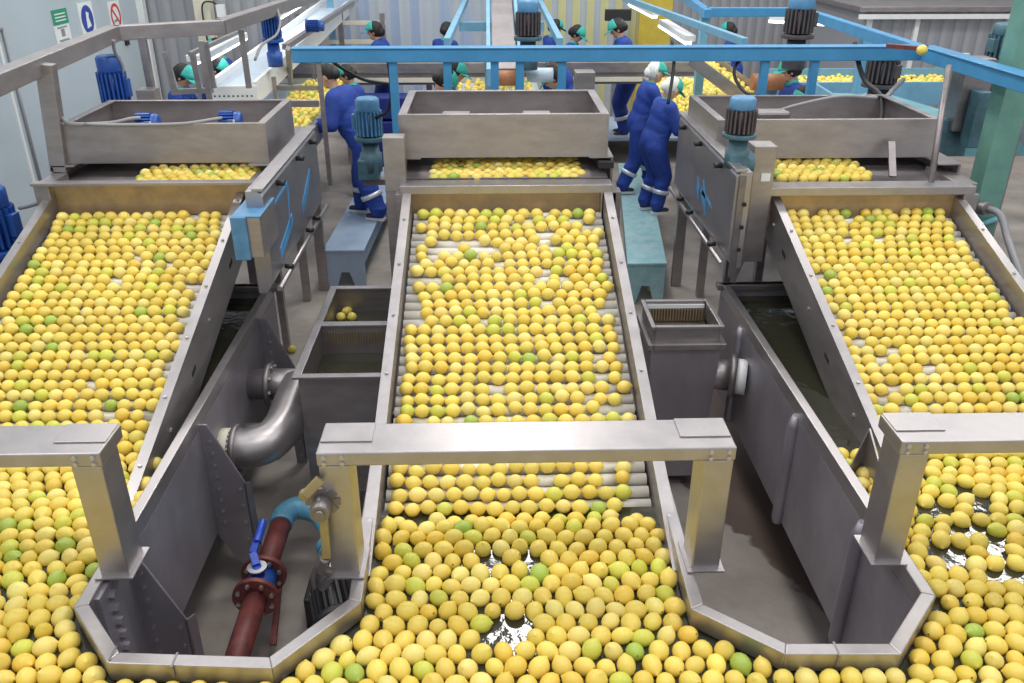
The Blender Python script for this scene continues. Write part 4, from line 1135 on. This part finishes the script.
def allowed(p):
    X, Y = p[:, 0], p[:, 1]
    ok = ~inside(bl, X, Y) & ~inside(br, X, Y)
    ok &= ~((X > -1.72) & (X < -.66) & (Y > 2.6)) & ~((X > .62) & (X < 1.58) & (Y > 2.6))
    ok &= ~((np.abs(X + .01) < .66) & (Y > 3.02)) & ~((X < -1.6) & (Y > 3.52)) & ~((X > 1.5) & (Y > 3.52))
    return ok


pts = pts[allowed(pts)]
# thinned patches where the water shows
def thin(px_, py_, rx, ry, k):
    global pts
    c = U(px_, py_, Z=1.1); d = ((pts[:, 0] - c.x) / rx) ** 2 + ((pts[:, 1] - c.y) / ry) ** 2
    pts = pts[~((d < 1) & (rng.random(len(pts)) < k * (1 - d * .5)))]


RAD = np.full(len(pts), .0375)


def relax(pts, it=45):
    n = len(pts); rad = rng.normal(.0396, .0018, n)
    for _ in range(it):
        order = np.argsort(pts[:, 0]); pts = pts[order]; rad = rad[order]
        mv = np.zeros_like(pts)
        D = pts[:, None, :] - pts[None, :, :] if n < 2600 else None
        d = np.sqrt((D ** 2).sum(-1)) + 1e-9; t = rad[:, None] + rad[None, :]
        ov = np.where(d < t, t - d, 0); np.fill_diagonal(ov, 0)
        mv += ((D / d[..., None]) * ov[..., None] * .35).sum(1)
        E_ = pts[:, None, :] - WP[None, :, :]; e = np.sqrt((E_ ** 2).sum(-1)) + 1e-9; o2 = np.where(e < rad[:, None] + .004, rad[:, None] + .004 - e, 0)
        mv += ((E_ / e[..., None]) * o2[..., None] * .8).sum(1)
        pts = pts + mv
    return pts, rad


pts, rad = relax(pts)
for (a_, b_, rx, ry, k_) in ((508, 590, .13, .36, .24), (505, 640, .06, .06, .9), (1000, 550, .30, .40, .24)):
    c = U(a_, b_, Z=1.1); d = ((pts[:, 0] - c.x) / rx) ** 2 + ((pts[:, 1] - c.y) / ry) ** 2
    kk = ~((d < 1) & (rng.random(len(pts)) < k_)); pts = pts[kk]; rad = rad[kk]
keep = allowed(pts); pts = pts[keep]; rad = rad[keep]
POOL = []
for (x, y), r in zip(pts, rad):
    a = rng.random() * math.pi * 2; tilt = rng.normal(0, .35)
    if rng.random() < .12: tilt = rng.uniform(.8, 1.4)
    ax = (math.cos(a) * math.cos(tilt), math.sin(a) * math.cos(tilt), math.sin(tilt))
    rr = min(r * .985, .041); zc = ZW + .012 + rng.normal(0, .004)
    c = None
    # where a lane dips into the tank the lemons ride up on the rollers
    for L in LANES.values():
        if abs(x - L['x']) < L['hw'] and y > L['y0'] - .1: zc = max(zc, bedz(L, y) + .01)
    POOL.append(len(LEM)); put((x, y, zc), ax, rr * .94, rr * 1.09)
# upper decks below the hoppers
for x0, x1, y0, y1, z in ((-.50, .46, 5.50, 5.95, 1.955), (1.86, 2.46, 5.62, 6.1, 1.90), (-2.50, -1.76, 5.60, 6.0, 1.90)):
    for j, y in enumerate(np.arange(y0, y1, .062)):
        for x in np.arange(x0, x1, .072): put((x + rng.normal(0, .006) + (.036 if j % 2 else 0), y + rng.normal(0, .005), z + .02 + rng.normal(0, .004)), (1, rng.normal(0, .5), rng.normal(0, .3)), .033, .037)
# sorting tables (far)
def heap(x0, x1, y0, y1, z, st=.078, k=.9, jit=.012):
    for y in np.arange(y0, y1, st):
        for x in np.arange(x0, x1, st):
            if rng.random() < k: put((x + rng.normal(0, jit), y + rng.normal(0, jit), z + .036 + abs(rng.normal(0, .012))), (rng.normal(), rng.normal(), rng.normal(0, .4)), .034, .039, True)


heap(-2.56, -2.03, 7.9, 11.9, 1.50); heap(2.08, 3.02, 9.0, 11.9, 1.50); heap(-.5, .5, 8.0, 11.9, 1.50, .10, .8)
heap(3.8, 7.1, 11.68, 12.28, 1.46, .085, .8); heap(-3.0, 3.0, 12.55, 13.25, 1.58, .095, .55)
ca, cb, nn = CH
for k in range(90):
    p = ca.lerp(cb, rng.random()) + nn * rng.uniform(-.85, .85) + Vector((0, 0, .055)); put(p, (rng.normal(), rng.normal(), 0), .035, .039, True)

# the 300 that show largest are things of their own
cand = []
for i in POOL:
    p = LEM[i][0]; x, y, d = PJ(p)
    if -12 < x < 1036 and y < 696 and p.y < 3.5: cand.append((d, i))
cand.sort(); chosen = set(i for _, i in cand[:292])
solo = []


def region(p):
    x, y, d = PJ(p)
    g = ('left of left bay' if p.x < -1.64 else 'before left bay' if p.x < -.62 else 'left half of centre lane' if p.x < 0 else
         'right half of centre lane' if p.x < .62 else 'before right bay' if p.x < 1.5 else 'right of right bay')
    dm = min(math.hypot(p.x - q[0], p.y - q[1]) for q in WP)
    w_ = 'against kerb' if dm < .062 else 'at bottom edge' if y > 655 else 'near bottom edge' if y > 615 else 'farther back'
    return w_ + ', ' + g


def add_lemon(p, ax, r, hl, ck, label, group='single lemons near the camera'):
    o = bpy.data.objects.new('lemon', LM[int(rng.integers(len(LM)))]); COL.objects.link(o)
    o.location = p; o.rotation_mode = 'QUATERNION'; o.rotation_quaternion = Vector((0, 0, 1)).rotation_difference(Vector(ax))
    o.scale = (r / .035,) * 2 + (hl / .040,); o.color = (*ck[1], 1)
    tag(o, label, 'lemon', group); return o


NUM = 'first second third fourth fifth sixth seventh eighth ninth tenth eleventh twelfth thirteenth fourteenth fifteenth sixteenth seventeenth eighteenth nineteenth twentieth twenty-first twenty-second twenty-third twenty-fourth twenty-fifth twenty-sixth twenty-seventh twenty-eighth twenty-ninth thirtieth'.split()
LAB = {}
for i in chosen:
    p, ax, r, hl, ck, _ = LEM[i]
    LAB.setdefault('%s%s lemon %s' % (ck[0], ' upended' if abs(ax.z) > .75 else '', region(p)), []).append(i)
NAME = {}
for k_, v_ in LAB.items():
    v_.sort(key=lambda i: PJ(LEM[i][0])[0])
    for n_, i in enumerate(v_): NAME[i] = k_ + ((', %s such from left' % NUM[min(n_, 29)]) if len(v_) > 1 else '')
for i in sorted(chosen):
    p, ax, r, hl, ck, _ = LEM[i]
    add_lemon(p, ax, r, hl, ck, NAME[i])
YC = ('yellow', (.80, .66, .14))
add_lemon(U(651, 289, Z=.035), (1, .2, 0), .035, .04, YC, 'stray yellow lemon on the floor just below the teal bench', 'stray lemons')
add_lemon(U(292, 349, Z=.035), (1, .4, 0), .035, .04, YC, 'stray yellow lemon on the floor beside the left tank legs', 'stray lemons')
add_lemon((-1.655, 5.34, 1.80 + .035), (1, .2, .2), .033, .038, YC, 'single yellow lemon at the corner of the left machine, over the blue box', 'stray lemons')
add_lemon(U(922, 50, Z=2.62), (1, .1, 0), .036, .041, YC, 'single yellow lemon lying on the blue overhead side beam', 'stray lemons')
for (x, y, w_) in ((341, 317, 'left'), (352, 317, 'right'), (347, 311, 'rear')):
    add_lemon(U(x, y, Z=1.0), (1, .4 * (x - 345), 0), .034, .039, YC, '%s one of three lemons in the far compartment of the double bin' % w_, 'lemons in the double bin')
add_lemon(U(1007, 83, Z=1.98) , (1, 0, 0), .036, .04, ('green', (.33, .42, .06)), 'single greenish lemon on the narrow roller bed at right edge', 'stray lemons')

rest = [l for i, l in enumerate(LEM) if i not in chosen]
TPL = {}
for far, n in ((False, 12), (True, 8)):
    v, f = lemon_mesh(1, 1, n); v[:, :2] = v[:, :2]; TPL[far] = (v, np.array(f))
V = []; Fq = []; Cc = []; base = 0
for p, ax, r, hl, ck, far in rest:
    v, f = TPL[far]; R3 = np.array(Vector((0, 0, 1)).rotation_difference(ax).to_matrix())
    w_ = (v * np.array([r, r, hl])) @ R3.T + np.array(p); V.append(w_); Fq.append(f + base); base += len(v)
    Cc.append(np.tile(np.array([*ck[1], 1.]), (len(v), 1)))
V = np.concatenate(V); Fq = np.concatenate(Fq); Cc = np.concatenate(Cc)
me = bpy.data.meshes.new('lemon_mass'); nv, nf = len(V), len(Fq)
me.vertices.add(nv); me.vertices.foreach_set('co', V.ravel()); me.loops.add(nf * 4); me.loops.foreach_set('vertex_index', Fq.ravel().astype(np.int32))
me.polygons.add(nf); me.polygons.foreach_set('loop_start', np.arange(0, nf * 4, 4, dtype=np.int32)); me.polygons.foreach_set('loop_total', np.full(nf, 4, dtype=np.int32))
me.polygons.foreach_set('use_smooth', np.ones(nf, bool)); me.update(calc_edges=True); me.validate()
at = me.color_attributes.new('Col', 'FLOAT_COLOR', 'POINT'); at.data.foreach_set('color', Cc.ravel())
me.materials.append(M['lemons'])
o = bpy.data.objects.new('lemon_mass', me); COL.objects.link(o)
tag(o, 'mass of yellow lemons filling the three roller lanes, the tank behind them and the far tables', 'lemons', kind='stuff')
print('LEMONS', len(LEM), 'solo', len(chosen))

# ------------------------------------------------------------------ workers
def capsule(mb, a, b, ra, rb, n=10):
    a, b = Vector(a), Vector(b)
    mb.sph(a, ra, n, 6); mb.sph(b, rb, n, 6); mb.tube([a, b], [ra, rb], n)


def ik(S, Wt, l1, l2, hint):
    d = Wt - S; L_ = min(d.length, (l1 + l2) * .985); u = d.normalized(); Wt = S + u * L_
    a = (l1 * l1 - l2 * l2 + L_ * L_) / (2 * L_); h = math.sqrt(max(0, l1 * l1 - a * a))
    n = (hint - u * hint.dot(u)).normalized(); return S + u * a + n * h, Wt


def worker(x, y, z, ang, label, lean=.10, hands=((-.16, .42, 1.0), (.16, .40, 1.0)), stride=(.0, .0), net='hair', hp=20, hy=0, cap=True, scale=1., near=False, bands=True, towel=False, girth=1.1):
    t = thing('person', label, 'person', (x, y, z), 'workers in blue overalls')
    Q = Matrix.Translation((x, y, z)) @ Matrix.Rotation(R(ang), 4, 'Z') @ Matrix.Scale(scale, 4)
    T = lambda p: Q @ Vector(p)
    k = scale
    hip = [Vector((s * .09, -lean * .15, .84)) for s in (-1, 1)]
    ank = [Vector((s * .11, stride[i], .085)) for i, s in enumerate((-1, 1))]
    kn = []
    for i in range(2):
        e, a_ = ik(hip[i], ank[i], .395, .395, Vector((0, 1, 0))); kn.append(e); ank[i] = a_
    chest = Vector((0, lean * .75, 1.20)); neck = Vector((0, lean * 1.05, 1.37)); sh = [Vector((s * .165, lean * .9, 1.305)) for s in (-1, 1)]
    el, wr = [], []
    for i, s in enumerate((-1, 1)):
        e, w_ = ik(sh[i], Vector(hands[i]), .27, .25, Vector((s * .5, -.4, -.9))); el.append(e); wr.append(w_)
    hc = neck + Vector((0, .035 + lean * .2, .135))
    HR = Matrix.Rotation(R(hy), 3, 'Z') @ Matrix.Rotation(R(-hp), 3, 'X')
    H = lambda p: hc + HR @ (Vector(p) * 1.1)
    kh = k * 1.1; kg = k * girth
    Rz = Q.to_3x3().normalized()
    # skin: one continuous body
    b = MB()
    b.sph(T(hc), kh, 16, 12, (.070, .088, .102), Rz @ HR); b.sph(T(H((0, .025, -.058))), kh, 14, 9, (.052, .058, .055), Rz @ HR)
    b.sph(T(H((0, .088, -.015))), kh, 8, 6, (.013, .022, .02), Rz @ HR); b.sph(T(H((0, .062, .018))), kh, 10, 6, (.05, .028, .014), Rz @ HR)
    b.sph(T(H((0, .076, -.052))), kh, 8, 6, (.024, .014, .010), Rz @ HR)
    for s in (-1, 1): b.sph(T(H((s * .072, -.004, -.012))), kh, 8, 6, (.010, .02, .032), Rz @ HR)
    capsule(b, T(neck - Vector((0, 0, .05))), T(H((0, -.015, -.07))), .052 * k, .05 * k)
    capsule(b, T(chest), T((0, 0, .88)), .10 * k, .10 * k); capsule(b, T(sh[0]), T(sh[1]), .05 * k, .05 * k)
    for i, s in enumerate((-1, 1)):
        capsule(b, T(sh[i]), T(el[i]), .045 * k, .036 * k); capsule(b, T(el[i]), T(wr[i]), .036 * k, .026 * k)
        capsule(b, T(hip[i]), T(kn[i]), .07 * k, .05 * k); capsule(b, T(kn[i]), T(ank[i]), .05 * k, .035 * k)
        d = (wr[i] - el[i]).normalized(); dn = Vector((0, .2, -1)); sd = d.cross(dn)
        sd = sd.normalized() if sd.length > .1 else Vector((1, 0, 0)); nn_ = sd.cross(d).normalized()
        if nn_.z > 0: nn_ = -nn_
        pc = wr[i] + d * .045; ro = Matrix((sd, d, nn_)).transposed()
        b.sph(T(pc), k, 10, 7, (.038, .05, .016), Rz @ ro)
        for f in range(4):
            L_ = (.062, .074, .070, .055)[f] * (1 if s < 0 else 1); o0 = pc + d * .036 + sd * (-.027 + .018 * f)
            m1 = o0 + d * L_ * .55 + nn_ * .008; m2 = m1 + d * L_ * .30 + nn_ * (.022 + .004 * f)
            capsule(b, T(o0), T(m1), .0095 * k, .009 * k, 6); capsule(b, T(m1), T(m2), .009 * k, .0078 * k, 6)
        inn = sd * (-s if sd.x > 0 else s)
        th0 = wr[i] + d * .022 + inn * .028; th1 = th0 + inn * .028 + d * .022 + nn_ * .01; th2 = th1 + d * .03 + inn * .004 + nn_ * .006
        capsule(b, T(th0), T(th1), .013 * k, .011 * k, 6); capsule(b, T(th1), T(th2), .011 * k, .009 * k, 6)
    o = b.build('body', 'skin', t)
    rm = o.modifiers.new('skin', 'REMESH'); rm.mode = 'VOXEL'; rm.voxel_size = .0065 if near else .009; rm.use_smooth_shade = True
    sm = o.modifiers.new('smooth', 'SMOOTH'); sm.iterations = 2; sm.factor = .5
    for s in (-1, 1):
        MB().sph(T(H((s * .027, .079, .006))), .009 * k, 8, 6).build('eye', 'rubber', t)
    # overalls
    b = MB()
    b.sph(T((0, lean * .1 - .01, .90)), kg, 16, 10, (.165, .135, .15), Rz); b.sph(T((0, lean * .45, 1.05)), kg, 16, 10, (.158, .125, .17), Rz)
    b.sph(T(chest + Vector((0, 0, .01))), kg, 16, 10, (.172, .118, .155), Rz)
    capsule(b, T(sh[0] + Vector((.02, 0, .0))), T(sh[1] - Vector((.02, 0, .0))), .072 * kg, .072 * kg)
    for i, s in enumerate((-1, 1)):
        capsule(b, T(sh[i]), T(el[i]), .068 * kg, .058 * kg); w2 = el[i].lerp(wr[i], .86); capsule(b, T(el[i]), T(w2), .058 * kg, .043 * kg)
        capsule(b, T(hip[i]), T(kn[i]), .110 * kg, .082 * kg); a2 = kn[i].lerp(ank[i], .92); capsule(b, T(kn[i]), T(a2), .082 * kg, .070 * kg)
        # soft folds at elbow, knee and hem
        for q_, r_ in ((.25, .088), (.55, .084), (.85, .080)): p_ = kn[i].lerp(ank[i], q_); b.sph(T(p_ + Vector((0, -.006, 0))), kg, 12, 6, (r_, r_, .02), Rz)
        for q_ in (.3, .62): p_ = el[i].lerp(wr[i], q_); b.sph(T(p_), .058 * kg, 10, 6)
    b.sph(T((0, lean * .3, .985)), kg, 16, 6, (.166, .132, .02), Rz)
    o = b.build('overalls', 'suit', t); rm = o.modifiers.new('cloth', 'REMESH'); rm.mode = 'VOXEL'; rm.voxel_size = .016; rm.use_smooth_shade = True
    sm = o.modifiers.new('smooth', 'SMOOTH'); sm.iterations = 3; sm.factor = .6
    MB().tube([T(neck + Vector((0, -.005, -.03))), T(neck + Vector((0, .0, .03)))], [.078 * k, .062 * k], 16).build('collar', 'capt', t)
    for i, s in enumerate((-1, 1)):
        if bands:
            p0, p1 = kn[i].lerp(ank[i], .42), kn[i].lerp(ank[i], .55); MB().tube([T(p0), T(p1)], [.0875 * kg, .087 * kg], 18).build('reflective_band', 'band', t)
        A_ = ank[i]
        sh_ = MB(); sh_.sph(T(A_ + Vector((0, .03, -.035))), k, 12, 8, (.043, .085, .045), Rz); sh_.sph(T(A_ + Vector((0, .11, -.048))), k, 12, 8, (.045, .06, .032), Rz)
        so = sh_.build('shoe', 'shoe', t)
        MB().prism([T(A_ + Vector((a_, c_, -.085))) for a_, c_ in ((-.04, -.06), (.04, -.06), (.046, .06), (.04, .15), (0, .175), (-.04, .15), (-.046, .06))], Vector((0, 0, .028 * k))).build('sole', 'sole', so)
    if towel: MB().sph(T((.05, -.155, .99)), k, 12, 8, (.085, .03, .055), Rz @ Matrix.Rotation(R(12), 3, 'Y')).build('teal_shirt_hem', 'apron', t)
    # hair and cap
    b = MB(); b.sph(T(H((0, -.022, .018))), kh * (1.12 if cap else 1.0), 16, 10, (.078, .085, .095), Rz @ HR); b.sph(T(H((0, -.085, -.02))), kh * (1.12 if cap else 1.0), 12, 8, (.058, .045, .055), Rz @ HR)
    b.build('hair', 'hair' if net == 'hair' else 'capw', t)
    if cap:
        H2 = lambda p: H(Vector(p) * 1.15)
        b = MB(); vs = []; fs = []; n = 18
        for i in range(7):
            th = math.pi * .5 * i / 6
            for j in range(n + 1):
                a_ = math.pi * j / n - .0
                vs.append(T(H2((.084 * math.sin(th) * math.cos(a_), -.005 + .105 * math.sin(th) * math.sin(a_), .022 + .094 * math.cos(th)))))
        for i in range(6):
            for j in range(n): fs.append((i * (n + 1) + j, i * (n + 1) + j + 1, (i + 1) * (n + 1) + j + 1, (i + 1) * (n + 1) + j))
        b.add(vs, fs, True); c_ = b.build('cap', 'capt', t); sd_ = c_.modifiers.new('thick', 'SOLIDIFY'); sd_.thickness = .008
        b = MB(); top = []; nb = 9
        for j in range(nb):
            a_ = math.pi * (.12 + .76 * j / (nb - 1)); top.append((.078 * math.cos(a_), .094 * math.sin(a_) - .005, .028))
        out = []
        for j in range(nb):
            a_ = math.pi * (.12 + .76 * j / (nb - 1)); out.append((.078 * math.cos(a_), .165 * math.sin(a_) + .0, .012 + .02 * abs(math.cos(a_)) - .012))
        b.add([T(H2(p)) for p in top + out], [(j, j + 1, nb + j + 1, nb + j) for j in range(nb - 1)], True)
        br = b.build('cap_brim', 'capt', c_); sd_ = br.modifiers.new('thick', 'SOLIDIFY'); sd_.thickness = .005
    return t


for (x0, x1, y0, y1, zz, lb) in ((-3.95, -3.3, 9.4, 13.0 - .2, .42, 'standing platform between the white wall and the left sorting table'),
                                (-.98, -.62, 9.0, 11.0, .42, 'standing platform left of the centre sorting table'), (.62, 1.1, 9.2, 11.8, .42, 'standing platform right of the centre sorting table'),
                                (3.2, 3.75, 8.6, 11.0, .42, 'standing platform right of the right sorting table'), (-2.4, 4.4, 13.5, 15.4, .38, 'long standing platform behind the cross conveyor')):
    t = thing('standing_platform', lb, 'platform', ((x0 + x1) / 2, (y0 + y1) / 2, 0)); MB().box((x0, y0, zz - .04), (x1, y1, zz)).build('top', 'bench', t)
    for x in (x0 + .02, x1 - .06):
        for y in (y0 + .02, y1 - .06): MB().box((x, y, 0), (x + .04, y + .04, zz - .04)).build('leg', 'steel', t)
# left table
worker(-1.50, 9.42, .455, 74, 'large dark haired worker on the pale bench, back to camera, reaching left', .27, ((-.20, .48, 1.02), (.22, .42, .98)), (-.16, .14), hp=30, cap=False, scale=1.02, near=True, towel=True, girth=1.38)
worker(-1.66, 10.75, .455, 88, 'worker in teal peaked cap facing left, behind the large dark haired worker', .15, hp=25, near=True, scale=.90)
worker(-3.72, 10.0, .42, -95, 'teal capped worker behind the left hopper, farther left of two', .10, hp=35)
worker(-3.50, 10.45, .42, -85, 'teal capped worker behind the left hopper, right of two, under strip lamp', .12, hp=35)
worker(-3.66, 12.3, .42, 100, 'worker in teal cap behind the strip lamp by corrugated wall', .12, hp=20)
# centre table
worker(-.83, 9.50, .42, -80, 'worker low behind the centre hopper, dark hair net, left of two', .16, hp=45)
worker(-.72, 10.15, .42, -88, 'teal capped worker behind the centre hopper beside a blue upright', .14, hp=25)
worker(.93, 11.2, .42, 75, 'worker in teal cap behind the blue beam, right of the brown roller', .14, hp=35)
worker(.84, 9.75, .42, 85, 'worker with teal scarf stooping at right rear of the centre hopper', .18, hp=45)
# right table
worker(1.70, 10.35, .455, -86, 'worker in white and teal cap striding on the teal bench, farther of two', .10, ((-.14, .40, 1.0), (.14, .44, .98)), (.20, -.22), net='w', hp=14, near=True, girth=1.25, scale=.95)
worker(1.72, 9.50, .455, -76, 'worker in white and teal cap on the teal bench, nearer of two', .12, ((-.16, .42, 1.02), (.18, .42, 1.0)), (-.03, .05), net='w', hp=34, near=True, scale=.92, girth=1.25)
worker(3.56, 10.2, .42, 92, 'teal capped worker facing left behind the right hopper', .12, hp=15)
worker(3.44, 9.05, .42, 100, 'bowed worker behind the right hopper, only teal cap and dark hair showing', .2, hp=55, scale=.94)
# behind the cross conveyor
worker(-1.72, 13.75, .38, 80, 'worker in profile behind the cross conveyor before the bluish curtain, facing left', .08, hp=10, scale=1.06, girth=1.3)
worker(-.88, 14.5, .38, -30, 'worker with black hair seen from behind before the bluish curtain', .10, hp=20)
worker(.86, 14.9, .38, -60, 'worker in teal cap behind the cross conveyor, left of the curtain pair', .10, hp=20)
worker(1.10, 14.2, .38, -110, 'worker with dark hair and teal cap, right of the curtain pair', .12, hp=35)
worker(2.05, 13.75, .38, 85, 'worker in teal cap beside the black screen box, legs showing below the conveyor', .12, hp=30, scale=1.08, girth=1.3)
worker(3.90, 14.4, .38, 60, 'worker in teal cap at the back between pale blue posts', .10, hp=15)
